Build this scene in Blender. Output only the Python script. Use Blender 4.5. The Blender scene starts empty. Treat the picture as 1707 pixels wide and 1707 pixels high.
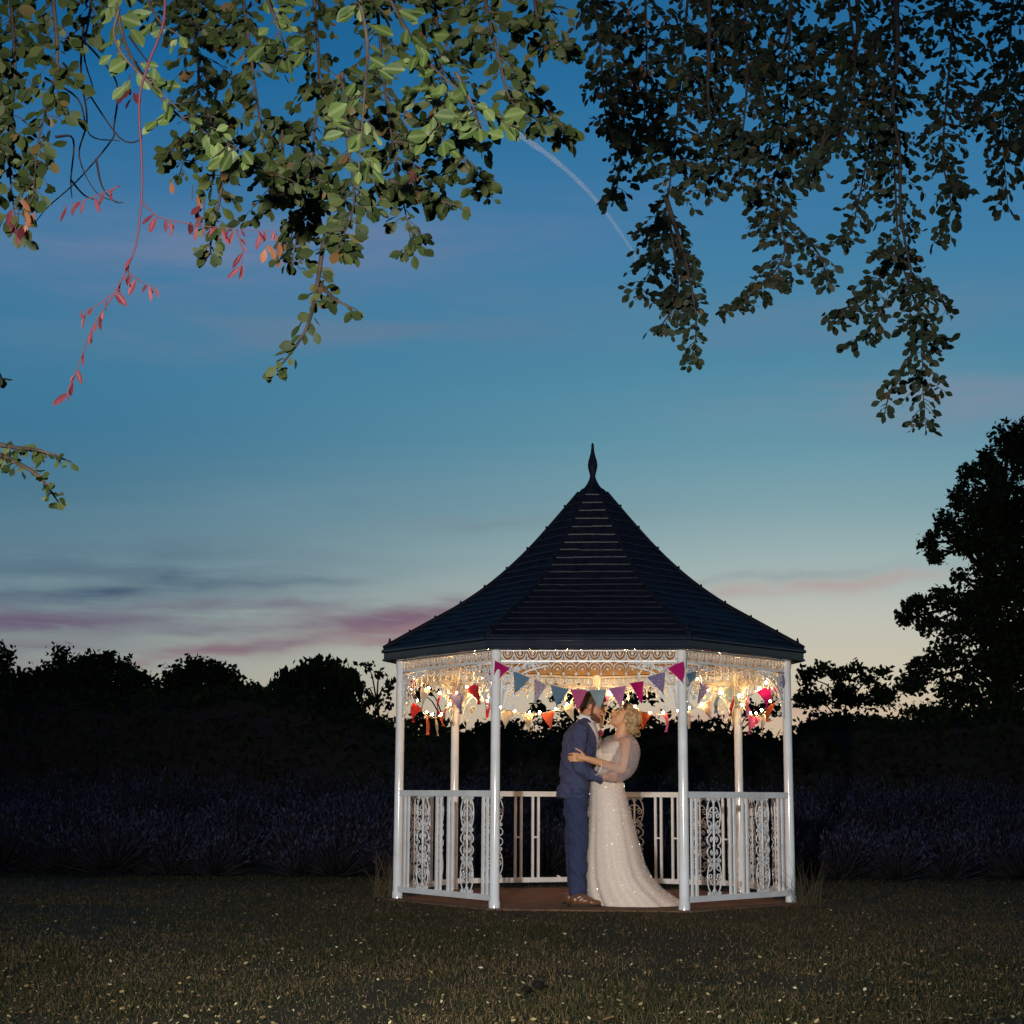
import bpy, bmesh, math, random
import numpy as np
from mathutils import Vector, Matrix, noise
R_ = math.radians
random.seed(7); rng = np.random.default_rng(7)
scene = bpy.context.scene
COL = scene.collection

# ------------------------------------------------------------------ camera
FPX, CAM_H, PITCH, ROLL = 2831.7, 0.9027, 0.1650, 0.0059
_cp, _sp, _c, _s = math.cos(PITCH), math.sin(PITCH), math.cos(ROLL), math.sin(ROLL)
EX, EU, ED = Vector((1, 0, 0)), Vector((0, -_sp, _cp)), Vector((0, _cp, _sp))
RIGHT, UP = EX * _c + EU * _s, EU * _c - EX * _s
cam_d = bpy.data.cameras.new('camera'); cam = bpy.data.objects.new('camera', cam_d); COL.objects.link(cam)
cam_d.sensor_width = 36; cam_d.lens = 36 * FPX / 1707; cam_d.clip_start = 0.1; cam_d.clip_end = 20000
cam.matrix_world = Matrix(((RIGHT.x, UP.x, -ED.x, 0), (RIGHT.y, UP.y, -ED.y, 0), (RIGHT.z, UP.z, -ED.z, CAM_H), (0, 0, 0, 1)))
scene.camera = cam
scene.render.resolution_x = scene.render.resolution_y = 1024
scene.view_settings.view_transform = 'Standard'; scene.view_settings.look = 'None'
scene.view_settings.exposure = 0; scene.view_settings.gamma = 1
scene.cycles.max_bounces = 4; scene.cycles.diffuse_bounces = 3; scene.cycles.transparent_max_bounces = 10
scene.cycles.sample_clamp_indirect = 4

def ray(px, py):
    return (ED + RIGHT * ((px - 853.5) / FPX) + UP * ((853.5 - py) / FPX))
def at(px, py, Y):
    """the point that stands Y metres ahead on the line of sight of a photo pixel"""
    d = ray(px, py); t = Y / d.y
    return Vector((d.x * t, Y, CAM_H + d.z * t))

# ------------------------------------------------------------------ dusk sky
def lin(c):
    return tuple(((v / 255 / 12.92) if v / 255 <= .04045 else ((v / 255 + .055) / 1.055) ** 2.4) for v in c)
world = bpy.data.worlds.new('World'); scene.world = world; world.use_nodes = True
wn = world.node_tree; wn.nodes.clear()
def N(tree, typ, **kw):
    n = tree.nodes.new(typ)
    for k, v in kw.items(): setattr(n, k, v)
    return n
def M(tree, op, a, b=None, c=None, clamp=False):
    n = tree.nodes.new('ShaderNodeMath'); n.operation = op; n.use_clamp = clamp
    for i, v in enumerate((a, b, c)):
        if v is None: continue
        if isinstance(v, (int, float)): n.inputs[i].default_value = v
        else: tree.links.new(v, n.inputs[i])
    return n.outputs[0]
def MIX(tree, f, a, b, blend='MIX'):
    n = tree.nodes.new('ShaderNodeMix'); n.data_type = 'RGBA'; n.blend_type = blend
    for i, v in ((0, f), (6, a), (7, b)):
        if isinstance(v, (int, float)): n.inputs[i].default_value = v
        elif isinstance(v, tuple): n.inputs[i].default_value = (*v, 1)
        else: tree.links.new(v, n.inputs[i])
    return n.outputs[2]
def RAMP(tree, fac, stops, interp='LINEAR'):
    n = tree.nodes.new('ShaderNodeValToRGB'); cr = n.color_ramp; cr.interpolation = interp
    while len(cr.elements) < len(stops): cr.elements.new(0.5)
    for e, (p, c) in zip(cr.elements, stops): e.position = p; e.color = (*c, 1)
    tree.links.new(fac, n.inputs[0]); return n.outputs[0]
tc = N(wn, 'ShaderNodeTexCoord'); sep = N(wn, 'ShaderNodeSeparateXYZ'); wn.links.new(tc.outputs['Generated'], sep.inputs[0])
sx, sy, sz = sep.outputs
az = M(wn, 'ARCTAN2', sx, sy)
SUN_AZ = R_(11)
def stops(l): return [(z / 0.6, lin(c)) for z, c in l]
zf = M(wn, 'DIVIDE', sz, 0.6, clamp=True)
warm = RAMP(wn, zf, stops([(0, (206, 160, 128)), (.04, (205, 181, 154)), (.07, (203, 194, 172)), (.103, (190, 191, 180)), (.132, (160, 179, 178)),
    (.165, (129, 163, 171)), (.205, (99, 149, 167)), (.25, (78, 136, 163)), (.32, (62, 123, 164)), (.405, (42, 110, 158)), (.5, (24, 78, 126)), (.6, (14, 48, 86))]))
cool = RAMP(wn, zf, stops([(0, (186, 152, 130)), (.044, (172, 165, 148)), (.078, (144, 157, 152)), (.103, (121, 145, 149)), (.132, (99, 133, 147)),
    (.165, (75, 118, 141)), (.205, (62, 117, 149)), (.25, (62, 121, 155)), (.32, (63, 118, 160)), (.405, (24, 96, 148)), (.5, (14, 68, 116)), (.6, (10, 42, 78))]))
dz = M(wn, 'SUBTRACT', az, SUN_AZ); dz = M(wn, 'ABSOLUTE', dz)
near = N(wn, 'ShaderNodeMapRange', interpolation_type='SMOOTHSTEP'); wn.links.new(dz, near.inputs[0])
near.inputs[1].default_value = R_(30); near.inputs[2].default_value = 0; near.inputs[3].default_value = 0; near.inputs[4].default_value = 1
sky = MIX(wn, near.outputs[0], cool, warm)
# wisps of dusk cloud, laid out by compass bearing and height above the horizon
cmb = N(wn, 'ShaderNodeCombineXYZ'); wn.links.new(M(wn, 'MULTIPLY', az, 9.0), cmb.inputs[0]); wn.links.new(M(wn, 'MULTIPLY', sz, 70.0), cmb.inputs[1])
nz = N(wn, 'ShaderNodeTexNoise'); wn.links.new(cmb.outputs[0], nz.inputs['Vector']); nz.inputs['Scale'].default_value = 1.0; nz.inputs['Detail'].default_value = 5; nz.inputs['Roughness'].default_value = .58
cmb2 = N(wn, 'ShaderNodeCombineXYZ'); wn.links.new(M(wn, 'MULTIPLY', az, 14.0), cmb2.inputs[0]); wn.links.new(M(wn, 'MULTIPLY', sz, 22.0), cmb2.inputs[1])
nz2 = N(wn, 'ShaderNodeTexNoise'); wn.links.new(cmb2.outputs[0], nz2.inputs['Vector']); nz2.inputs['Scale'].default_value = 1.3; nz2.inputs['Detail'].default_value = 4
warp = M(wn, 'MULTIPLY', M(wn, 'SUBTRACT', nz2.outputs[0], .5), .020)
def streak(px0, py0, px1, py1, th, col, amt, up=1.0):
    global sky
    a, b = ray(px0, py0).normalized(), ray(px1, py1).normalized()
    a0, a1 = math.atan2(a.x, a.y), math.atan2(b.x, b.y)
    ca, ha = (a0 + a1) / 2, abs(a1 - a0) / 2; cz = (a.z + b.z) / 2; sl = (b.z - a.z) / (a1 - a0)
    u = M(wn, 'SUBTRACT', az, ca)
    line = M(wn, 'MULTIPLY_ADD', u, sl, cz)
    v = M(wn, 'SUBTRACT', M(wn, 'ADD', sz, warp), line)
    v = M(wn, 'DIVIDE', v, th / FPX); u = M(wn, 'DIVIDE', u, ha)
    r = M(wn, 'ADD', M(wn, 'MULTIPLY', v, v), M(wn, 'MULTIPLY', u, u))
    g = M(wn, 'EXPONENT', M(wn, 'MULTIPLY', r, -1.0))
    k = M(wn, 'MULTIPLY', g, M(wn, 'MULTIPLY_ADD', nz.outputs[0], 3.4, -.95, clamp=True))
    k = M(wn, 'MULTIPLY', k, amt, clamp=True)
    sky = MIX(wn, k, sky, lin(col))
streak(-300, 955, 560, 955, 55, (76, 98, 122), .6)
streak(100, 982, 320, 966, 13, (58, 80, 106), .9)
streak(-60, 1002, 220, 985, 12, (78, 92, 116), .7)
streak(280, 978, 600, 964, 10, (84, 108, 124), .7)
streak(-350, 1050, 380, 1024, 24, (104, 90, 114), .95)
streak(180, 1020, 680, 1010, 14, (110, 106, 122), .75)
streak(240, 1056, 600, 1044, 10, (104, 102, 120), .7)
streak(440, 1048, 900, 1008, 24, (120, 94, 114), .95)
streak(540, 1060, 860, 1028, 10, (150, 112, 118), .6)
streak(160, 1108, 480, 1072, 13, (134, 94, 110), .9)
streak(360, 1084, 580, 1062, 9, (120, 104, 120), .7)
streak(520, 1078, 800, 1046, 10, (146, 108, 116), .75)
streak(-200, 1088, 300, 1078, 16, (116, 110, 124), .75)
streak(-250, 1128, 220, 1118, 18, (126, 106, 120), .8)
streak(1130, 1004, 1560, 958, 11, (180, 152, 150), .8)
streak(1060, 985, 1600, 935, 9, (140, 150, 154), .5)
streak(640, 885, 1000, 862, 14, (120, 138, 148), .6)
streak(1050, 1205, 1400, 1180, 14, (190, 146, 134), .6)
streak(-100, 420, 900, 390, 60, (102, 126, 160), 1.0)
streak(100, 560, 1000, 520, 42, (94, 126, 154), .95)
streak(1050, 560, 1750, 500, 45, (94, 130, 158), .85)
streak(1250, 690, 1900, 640, 45, (122, 140, 160), .85)
streak(200, 850, 900, 830, 40, (108, 144, 160), .45)
below = M(wn, 'MULTIPLY_ADD', sz, 60.0, 1.0, clamp=True)
sky = MIX(wn, below, (.012, .014, .012), sky)
bg = N(wn, 'ShaderNodeBackground'); wn.links.new(sky, bg.inputs[0]); bg.inputs[1].default_value = 1.0
world.cycles.sampling_method = 'MANUAL'; world.cycles.sample_map_resolution = 256
wo = N(wn, 'ShaderNodeOutputWorld'); wn.links.new(bg.outputs[0], wo.inputs[0])

# the sun has already set behind the trees: it reaches only what flies high
sun_d = bpy.data.lights.new('sun', 'SUN'); sun = bpy.data.objects.new('sun', sun_d); COL.objects.link(sun)
sun_d.energy = 3.0; sun_d.angle = R_(.5); sun_d.color = (1, .8, .66)
_el = R_(-2.0)
sun.rotation_euler = Vector((math.sin(SUN_AZ) * math.cos(_el), math.cos(SUN_AZ) * math.cos(_el), math.sin(_el))).to_track_quat('Z', 'Y').to_euler()
# the photographer's flash, on a stand beside the camera (it lights the leaves, the lawn and the white iron)
fl_d = bpy.data.lights.new('flash', 'SPOT'); flash = bpy.data.objects.new('flash', fl_d); COL.objects.link(flash)
fl_d.energy = 5200; fl_d.spot_size = R_(54); fl_d.spot_blend = 1.0; fl_d.shadow_soft_size = .09; fl_d.color = (1.0, .96, .91)
FLASH = Vector((-1.1, -.4, 1.75)); flash.location = FLASH
flash.rotation_euler = (FLASH - Vector((.6, 15, 1.7))).to_track_quat('Z', 'Y').to_euler()

# ------------------------------------------------------------------ helpers
def tag(o, label=None, cat=None, group=None, kind=None):
    if label: o['label'] = label
    if cat: o['category'] = cat
    if group: o['group'] = group
    if kind: o['kind'] = kind
    return o
def empty(name, loc=(0, 0, 0), rz=0, parent=None):
    o = bpy.data.objects.new(name, None); COL.objects.link(o); o.location = loc; o.rotation_euler = (0, 0, rz)
    o.empty_display_size = .1
    if parent: o.parent = parent
    return o
def link(name, me, parent=None, loc=None, rot=None, scale=None):
    o = bpy.data.objects.new(name, me); COL.objects.link(o)
    if parent is not None: o.parent = parent
    if loc is not None: o.location = loc
    if rot is not None: o.rotation_euler = rot
    if scale is not None: o.scale = scale
    return o
def catmull(pts, n=6):
    P = [Vector(p) for p in pts]
    if len(P) < 3: return P
    P = [P[0] * 2 - P[1]] + P + [P[-1] * 2 - P[-2]]; out = []
    for i in range(1, len(P) - 2):
        p0, p1, p2, p3 = P[i - 1:i + 3]
        for k in range(n):
            t = k / n
            out.append(.5 * ((2 * p1) + (p2 - p0) * t + (2 * p0 - 5 * p1 + 4 * p2 - p3) * t * t + (3 * p1 - p0 - 3 * p2 + p3) * t ** 3))
    out.append(P[-2]); return out
class MB:
    def __init__(s): s.v = []; s.f = []
    def add(s, V, F):
        b = len(s.v); s.v.extend([tuple(p) for p in V]); s.f.extend([tuple(i + b for i in q) for q in F]); return s
    def box(s, c, d, rz=0):
        cx, cy, cz = c; hx, hy, hz = d[0] / 2, d[1] / 2, d[2] / 2; co, si = math.cos(rz), math.sin(rz); V = []
        for z in (-hz, hz):
            for x, y in ((-hx, -hy), (hx, -hy), (hx, hy), (-hx, hy)):
                V.append((cx + x * co - y * si, cy + x * si + y * co, cz + z))
        return s.add(V, [(0, 3, 2, 1), (4, 5, 6, 7), (0, 1, 5, 4), (1, 2, 6, 5), (2, 3, 7, 6), (3, 0, 4, 7)])
    def tube(s, pts, r, n=6, cap=True, flat=1.0):
        P = [Vector(p) for p in pts]; m = len(P)
        rr = r if isinstance(r, (list, tuple)) else [r] * m
        t0 = (P[1] - P[0]).normalized(); up = Vector((0, 0, 1)) if abs(t0.z) < .9 else Vector((0, 1, 0))
        nrm = t0.cross(up).normalized(); V = []; F = []
        for i in range(m):
            t = (P[min(i + 1, m - 1)] - P[max(i - 1, 0)])
            t = t.normalized() if t.length > 1e-9 else t0
            nrm = (nrm - t * nrm.dot(t)); nrm = nrm.normalized() if nrm.length > 1e-6 else t.orthogonal().normalized()
            b = t.cross(nrm)
            for k in range(n):
                a = 2 * math.pi * (k + .5) / n
                V.append(P[i] + (nrm * math.cos(a) + b * math.sin(a) * flat) * rr[i])
        for i in range(m - 1):
            for k in range(n):
                k2 = (k + 1) % n; F.append((i * n + k, i * n + k2, (i + 1) * n + k2, (i + 1) * n + k))
        if cap: F.append(tuple(range(n - 1, -1, -1))); F.append(tuple((m - 1) * n + k for k in range(n)))
        return s.add(V, F)
    def lathe(s, prof, n=16, c=(0, 0, 0)):
        V = [(c[0] + r * math.cos(2 * math.pi * k / n), c[1] + r * math.sin(2 * math.pi * k / n), c[2] + z) for r, z in prof for k in range(n)]; F = []
        for i in range(len(prof) - 1):
            for k in range(n):
                k2 = (k + 1) % n; F.append((i * n + k, i * n + k2, (i + 1) * n + k2, (i + 1) * n + k))
        F.append(tuple(range(n - 1, -1, -1))); F.append(tuple((len(prof) - 1) * n + k for k in range(n)))
        return s.add(V, F)
    def ell(s, c, r, n=14, m=9, rot=None):
        V = []; F = []; c = Vector(c)
        for i in range(m + 1):
            ph = math.pi * i / m
            for k in range(n):
                a = 2 * math.pi * k / n
                p = Vector((r[0] * math.sin(ph) * math.cos(a), r[1] * math.sin(ph) * math.sin(a), r[2] * math.cos(ph)))
                V.append(c + (rot @ p if rot else p))
        for i in range(m):
            for k in range(n):
                k2 = (k + 1) % n; F.append((i * n + k, (i + 1) * n + k, (i + 1) * n + k2, i * n + k2))
        return s.add(V, F)
    def cap(s, p0, r0, p1, r1, n=12):
        p0, p1 = Vector(p0), Vector(p1); d = p1 - p0; L = d.length; d = d / L
        pts, rs = [], []
        for a in (-90, -60, -30, 0): pts.append(p0 + d * r0 * math.sin(R_(a))); rs.append(max(r0 * math.cos(R_(a)), 1e-4))
        for a in (0, 30, 60, 90): pts.append(p1 + d * r1 * math.sin(R_(a))); rs.append(max(r1 * math.cos(R_(a)), 1e-4))
        return s.tube(pts, rs, n)
    def chain(s, pts, rs, n=12):
        for i in range(len(pts) - 1): s.cap(pts[i], rs[i], pts[i + 1], rs[i + 1], n)
        return s
    def mesh(s, name, mat=None, smooth=False, angle=None):
        me = bpy.data.meshes.new(name); me.from_pydata(s.v, [], s.f); me.update()
        if mat: me.materials.append(mat)
        if smooth: me.polygons.foreach_set('use_smooth', [True] * len(me.polygons))
        if angle: me.shade_smooth(); me.set_sharp_from_angle(angle=R_(angle))
        return me
    def build(s, name, mat, parent=None, smooth=False, angle=None, **kw):
        return link(name, s.mesh(name, mat, smooth, angle), parent, **kw)
def np_mesh(name, V, F, mat, tint=None, smooth=False):
    """V (n,3) float, F (m,k) int, fast"""
    me = bpy.data.meshes.new(name); V = np.ascontiguousarray(V, np.float32); F = np.ascontiguousarray(F, np.int32)
    m, k = F.shape
    me.vertices.add(len(V)); me.vertices.foreach_set('co', V.ravel())
    me.loops.add(m * k); me.loops.foreach_set('vertex_index', F.ravel())
    me.polygons.add(m); me.polygons.foreach_set('loop_start', np.arange(0, m * k, k, dtype=np.int32))
    me.update(calc_edges=True)
    if tint is not None:
        a = me.attributes.new('tint', 'FLOAT', 'POINT'); a.data.foreach_set('value', np.ascontiguousarray(tint, np.float32))
    if smooth: me.polygons.foreach_set('use_smooth', np.ones(m, bool))
    me.materials.append(mat); me.validate(); return me
def scatter(T, F, pos, X, Y, Z, size, tintv):
    """copy template T (n,3), F (f,k) to frames: pos, axes X Y Z (m,3), size (m,)"""
    m, n = len(pos), len(T)
    V = (pos[:, None, :] + size[:, None, None] * (T[None, :, 0, None] * X[:, None, :] + T[None, :, 1, None] * Y[:, None, :] + T[None, :, 2, None] * Z[:, None, :]))
    FF = (F[None] + (np.arange(m) * n)[:, None, None]).reshape(-1, F.shape[1])
    return V.reshape(-1, 3), FF, np.repeat(tintv, n)
def unit(a): return a / np.maximum(np.linalg.norm(a, axis=-1, keepdims=True), 1e-9)

# ------------------------------------------------------------------ materials
def mat(name, base, rough=.6, spec=.3, var=0.0, scale=8.0, base2=None, bump=0.0, bscale=60.0, metal=0, coords='Object', detail=4):
    m = bpy.data.materials.new(name); m.use_nodes = True; t = m.node_tree; b = t.nodes['Principled BSDF']
    b.inputs['Roughness'].default_value = rough; b.inputs['Specular IOR Level'].default_value = spec; b.inputs['Metallic'].default_value = metal
    b.inputs['Base Color'].default_value = (*base, 1)
    co = N(t, 'ShaderNodeTexCoord')
    if base2:
        nn = N(t, 'ShaderNodeTexNoise'); nn.inputs['Scale'].default_value = scale; nn.inputs['Detail'].default_value = detail; t.links.new(co.outputs[coords], nn.inputs['Vector'])
        c = RAMP(t, nn.outputs[0], [(.5 - var, base), (.5 + var, base2)]); t.links.new(c, b.inputs['Base Color'])
    if bump:
        n2 = N(t, 'ShaderNodeTexNoise'); n2.inputs['Scale'].default_value = bscale; n2.inputs['Detail'].default_value = 3; t.links.new(co.outputs[coords], n2.inputs['Vector'])
        bp = N(t, 'ShaderNodeBump'); bp.inputs['Strength'].default_value = bump; bp.inputs['Distance'].default_value = .01; t.links.new(n2.outputs[0], bp.inputs['Height']); t.links.new(bp.outputs[0], b.inputs['Normal'])
    return m
def leaf_mat(name, stops_, rough=.55, trans=.25, spec=.18, rib=False):
    m = bpy.data.materials.new(name); m.use_nodes = True; t = m.node_tree; b = t.nodes['Principled BSDF']; out = t.nodes['Material Output']
    at_ = N(t, 'ShaderNodeAttribute', attribute_name='tint'); oi = N(t, 'ShaderNodeObjectInfo')
    f = M(t, 'FRACT', M(t, 'MULTIPLY_ADD', oi.outputs['Random'], .97, at_.outputs['Fac']))
    c = RAMP(t, f, stops_)
    if rib:
        ra = N(t, 'ShaderNodeAttribute', attribute_name='rib'); k = M(t, 'MULTIPLY_ADD', ra.outputs['Fac'], -7.0, .75, clamp=True)
        c = MIX(t, k, c, MIX(t, .5, c, (.16, .18, .08)))
    t.links.new(c, b.inputs['Base Color'])
    b.inputs['Roughness'].default_value = rough; b.inputs['Specular IOR Level'].default_value = spec
    if trans:
        tr = N(t, 'ShaderNodeBsdfTranslucent'); t.links.new(c, tr.inputs[0]); mx = N(t, 'ShaderNodeMixShader'); mx.inputs[0].default_value = trans
        t.links.new(b.outputs[0], mx.inputs[1]); t.links.new(tr.outputs[0], mx.inputs[2]); t.links.new(mx.outputs[0], out.inputs[0])
    return m
def sheer(name, col, opac, rough=.5):
    m = bpy.data.materials.new(name); m.use_nodes = True; t = m.node_tree; b = t.nodes['Principled BSDF']; out = t.nodes['Material Output']
    b.inputs['Base Color'].default_value = (*col, 1); b.inputs['Roughness'].default_value = rough; b.inputs['Sheen Weight'].default_value = .3
    co = N(t, 'ShaderNodeTexCoord'); vo = N(t, 'ShaderNodeTexNoise'); vo.inputs['Scale'].default_value = 60; vo.inputs['Detail'].default_value = 2; t.links.new(co.outputs['Object'], vo.inputs[0])
    f = M(t, 'MULTIPLY_ADD', vo.outputs[0], .24, opac - .12, clamp=True)
    tr = N(t, 'ShaderNodeBsdfTransparent'); mx = N(t, 'ShaderNodeMixShader'); t.links.new(f, mx.inputs[0]); t.links.new(tr.outputs[0], mx.inputs[1]); t.links.new(b.outputs[0], mx.inputs[2]); t.links.new(mx.outputs[0], out.inputs[0])
    return m
WHITE = mat('white_painted_iron', (.8, .8, .79), .27, .5, var=.16, scale=5, base2=(.68, .66, .63), bump=.05, bscale=60)
def weather(m, rust, lo, hi, scale):
    t = m.node_tree; b = t.nodes['Principled BSDF']; src = b.inputs['Base Color'].links[0].from_socket
    ge = N(t, 'ShaderNodeNewGeometry'); n1 = N(t, 'ShaderNodeTexNoise'); n1.inputs['Scale'].default_value = scale; n1.inputs['Detail'].default_value = 6; n1.inputs['Roughness'].default_value = .7; t.links.new(ge.outputs['Position'], n1.inputs['Vector'])
    f = N(t, 'ShaderNodeMapRange'); t.links.new(n1.outputs[0], f.inputs[0]); f.inputs[1].default_value = lo; f.inputs[2].default_value = hi
    n2 = N(t, 'ShaderNodeTexNoise'); n2.inputs['Scale'].default_value = 3.0; n2.inputs['Detail'].default_value = 5; t.links.new(ge.outputs['Position'], n2.inputs['Vector'])
    g = N(t, 'ShaderNodeMapRange'); t.links.new(n2.outputs[0], g.inputs[0]); g.inputs[1].default_value = .5; g.inputs[2].default_value = .75; g.inputs[4].default_value = .45
    c = MIX(t, g.outputs[0], src, (.5, .47, .42)); c = MIX(t, f.outputs[0], c, rust); t.links.new(c, b.inputs['Base Color'])
weather(WHITE, (.2, .1, .05), .68, .74, 28)
POSTW = mat('gloss_white_post', (.79, .79, .79), .14, .5, var=.16, scale=5, base2=(.7, .69, .66)); weather(POSTW, (.22, .12, .06), .69, .74, 22)
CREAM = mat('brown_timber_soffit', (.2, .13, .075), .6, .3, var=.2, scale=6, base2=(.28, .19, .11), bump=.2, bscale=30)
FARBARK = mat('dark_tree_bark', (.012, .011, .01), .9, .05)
SLATE = mat('dark_roof_slate', (.005, .0065, .012), .5, .05, var=.2, scale=14, base2=(.011, .0125, .02), bump=.1, bscale=40)
SLATE_EDGE = mat('glint_slate_edge', (.02, .022, .03), .36, .09, var=.3, scale=5, base2=(.008, .009, .014), bump=.7, bscale=7)  # lighter, glossier strip along each course, put in to carry the flash glints
FASCIA = mat('black_gloss_board', (.005, .008, .019), .07, .3, var=.2, scale=9, base2=(.012, .015, .026), bump=.03, bscale=9)
FLOORM = mat('brown_earth_paving', (.115, .062, .036), .9, .2, var=.22, scale=5, base2=(.2, .115, .065), bump=.5, bscale=45)
SOIL = mat('lawn_soil', (.03, .03, .014), .95, .1, var=.2, scale=1.6, base2=(.055, .046, .022), bump=.8, bscale=25, coords='Object')
BARK = mat('grey_beech_bark', (.06, .05, .042), .85, .2, var=.2, scale=12, base2=(.12, .1, .085), bump=.5, bscale=40)
TWIG = mat('brown_twig', (.03, .021, .016), .8, .2, var=.2, scale=20, base2=(.052, .038, .03))
REDTWIG = mat('red_twig', (.05, .015, .022), .7, .2)
DARKTWIG = mat('dark_bare_twig', (.02, .016, .016), .85, .1)
CORD = mat('cream_cotton_tape', (.55, .5, .46), .8, .2)
WIRE = mat('pale_cable', (.45, .42, .36), .6, .3)
LEAF = leaf_mat('beech_leaf', [(0, (.013, .02, .006)), (.35, (.022, .034, .009)), (.7, (.038, .054, .014)), (.95, (.055, .065, .02)), (1, (.09, .045, .016))])
LEAF_NEAR = leaf_mat('flashlit_beech_leaf', [(0, (.022, .04, .009)), (.5, (.042, .068, .015)), (1, (.072, .1, .028))], rough=.5, rib=True)  # same beech leaf, lightened in colour for the near flash light
LEAF_DUSK = leaf_mat('dimlit_beech_leaf', [(0, (.01, .017, .009)), (.4, (.018, .028, .014)), (.8, (.03, .041, .02)), (.97, (.04, .038, .02)), (1, (.14, .07, .02))])  # same beech leaf, colour darkened where the flash light falls away
LEAF_RED = leaf_mat('withered_red_leaf', [(0, (.055, .007, .012)), (.5, (.085, .013, .018)), (1, (.11, .022, .026))], trans=.35)
LEAF_ORANGE = leaf_mat('withered_orange_leaf', [(0, (.17, .06, .025)), (1, (.27, .11, .05))], trans=.35)
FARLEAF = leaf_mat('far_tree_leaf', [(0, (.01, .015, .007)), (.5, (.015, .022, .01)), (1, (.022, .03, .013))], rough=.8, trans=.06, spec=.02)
GRASSM = leaf_mat('grass_blade', [(0, (.018, .023, .007)), (.3, (.032, .033, .011)), (.5, (.047, .037, .015)), (.75, (.074, .051, .023)), (1, (.14, .096, .046))], rough=.7, trans=.15, spec=.15)
DRYM = leaf_mat('dry_fallen_leaf', [(0, (.1, .05, .02)), (.4, (.2, .13, .05)), (.8, (.34, .28, .13)), (1, (.5, .45, .27))], rough=.6, trans=.1)
STRAW = leaf_mat('dry_grass_stem', [(0, (.07, .055, .028)), (1, (.17, .135, .07))], rough=.7, trans=.15)
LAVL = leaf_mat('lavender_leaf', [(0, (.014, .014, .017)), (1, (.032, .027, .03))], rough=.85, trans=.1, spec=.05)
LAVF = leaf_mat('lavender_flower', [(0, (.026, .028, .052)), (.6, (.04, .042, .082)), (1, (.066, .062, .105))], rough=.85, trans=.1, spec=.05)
SKIN_G = mat('skin_of_groom', (.52, .22, .11), .5, .35, var=.2, scale=15, base2=(.58, .26, .14))
SKIN_B = mat('skin_of_bride', (.66, .32, .15), .5, .35, var=.2, scale=15, base2=(.72, .37, .19))
SUIT = mat('navy_wool', (.04, .05, .11), .85, .15, var=.12, scale=160, base2=(.085, .085, .145), bump=.3, bscale=300)
TROUS = mat('navy_trouser_wool', (.03, .038, .086), .85, .15, var=.12, scale=150, base2=(.05, .058, .115), bump=.3, bscale=300)
SHIRT = mat('white_shirt_cotton', (.78, .77, .76), .7, .2)
TIE = mat('lilac_patterned_tie', (.42, .33, .4), .6, .3, var=.04, scale=90, base2=(.7, .66, .7))
SHOE = mat('brown_polished_leather', (.13, .05, .022), .3, .5, var=.2, scale=9, base2=(.2, .08, .035))
SOLE = mat('black_rubber', (.015, .012, .01), .6, .3)
HAIR_G = mat('brown_hair', (.05, .026, .014), .55, .4, var=.1, scale=60, base2=(.1, .055, .03), bump=.7, bscale=120)
BEARD = mat('brown_beard', (.1, .045, .025), .7, .2, var=.15, scale=90, base2=(.16, .07, .04), bump=.6, bscale=160)
HAIR_B = mat('blonde_hair', (.26, .15, .065), .5, .35, var=.14, scale=40, base2=(.52, .36, .18), bump=.8, bscale=110)
DRESS = mat('ivory_tulle', (.86, .7, .57), .75, .2, var=.2, scale=25, base2=(.9, .77, .65), bump=.35, bscale=140)
BODICE = mat('ivory_satin_lace', (.78, .6, .44), .6, .3, var=.08, scale=70, base2=(.85, .69, .54), bump=.5, bscale=110)
SHEERM = sheer('sheer_beaded_tulle', (.72, .58, .56), .27)
TULLE = sheer('sparkling_tulle', (.9, .79, .68), .3)
MAROON = mat('maroon_mottle', (.16, .03, .05), .7, .3, var=.06, scale=60, base2=(.3, .09, .11), bump=.4, bscale=90)
SEQ = mat('silver_sequin', (.9, .85, .8), .2, 1.0)
SEQ.node_tree.nodes['Principled BSDF'].inputs['Coat Weight'].default_value = 1; SEQ.node_tree.nodes['Principled BSDF'].inputs['Coat Roughness'].default_value = .16
ROSE = mat('burgundy_rose', (.3, .03, .06), .6, .3)
GREEN = mat('dark_green_sprig', (.03, .07, .02), .6, .3)
def emis(name, col, st):
    m = bpy.data.materials.new(name); m.use_nodes = True; t = m.node_tree; b = t.nodes['Principled BSDF']
    b.inputs['Base Color'].default_value = (*col, 1); b.inputs['Emission Color'].default_value = (*col, 1); b.inputs['Emission Strength'].default_value = st; return m
BULB = emis('lit_warm_bulb', (1.0, .54, .17), 520)
def flag_mat(name, c, pattern=None):
    m = mat(name, c, .8, .15, var=.3, scale=30, base2=tuple(v * .85 for v in c), bump=.15, bscale=400); t = m.node_tree; b = t.nodes['Principled BSDF']
    if pattern:
        co = N(t, 'ShaderNodeTexCoord'); v = N(t, 'ShaderNodeTexVoronoi'); v.inputs['Scale'].default_value = pattern[1]; t.links.new(co.outputs['Object'], v.inputs['Vector'])
        f = M(t, 'LESS_THAN', v.outputs['Distance'], pattern[2]); cc = MIX(t, f, c, pattern[0]); t.links.new(cc, b.inputs['Base Color'])
    tr = N(t, 'ShaderNodeBsdfTranslucent'); lk = b.inputs['Base Color'].links
    t.links.new(lk[0].from_socket, tr.inputs[0]); mx = N(t, 'ShaderNodeMixShader'); mx.inputs[0].default_value = .35
    t.links.new(b.outputs[0], mx.inputs[1]); t.links.new(tr.outputs[0], mx.inputs[2]); t.links.new(mx.outputs[0], t.nodes['Material Output'].inputs[0])
    return m
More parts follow.
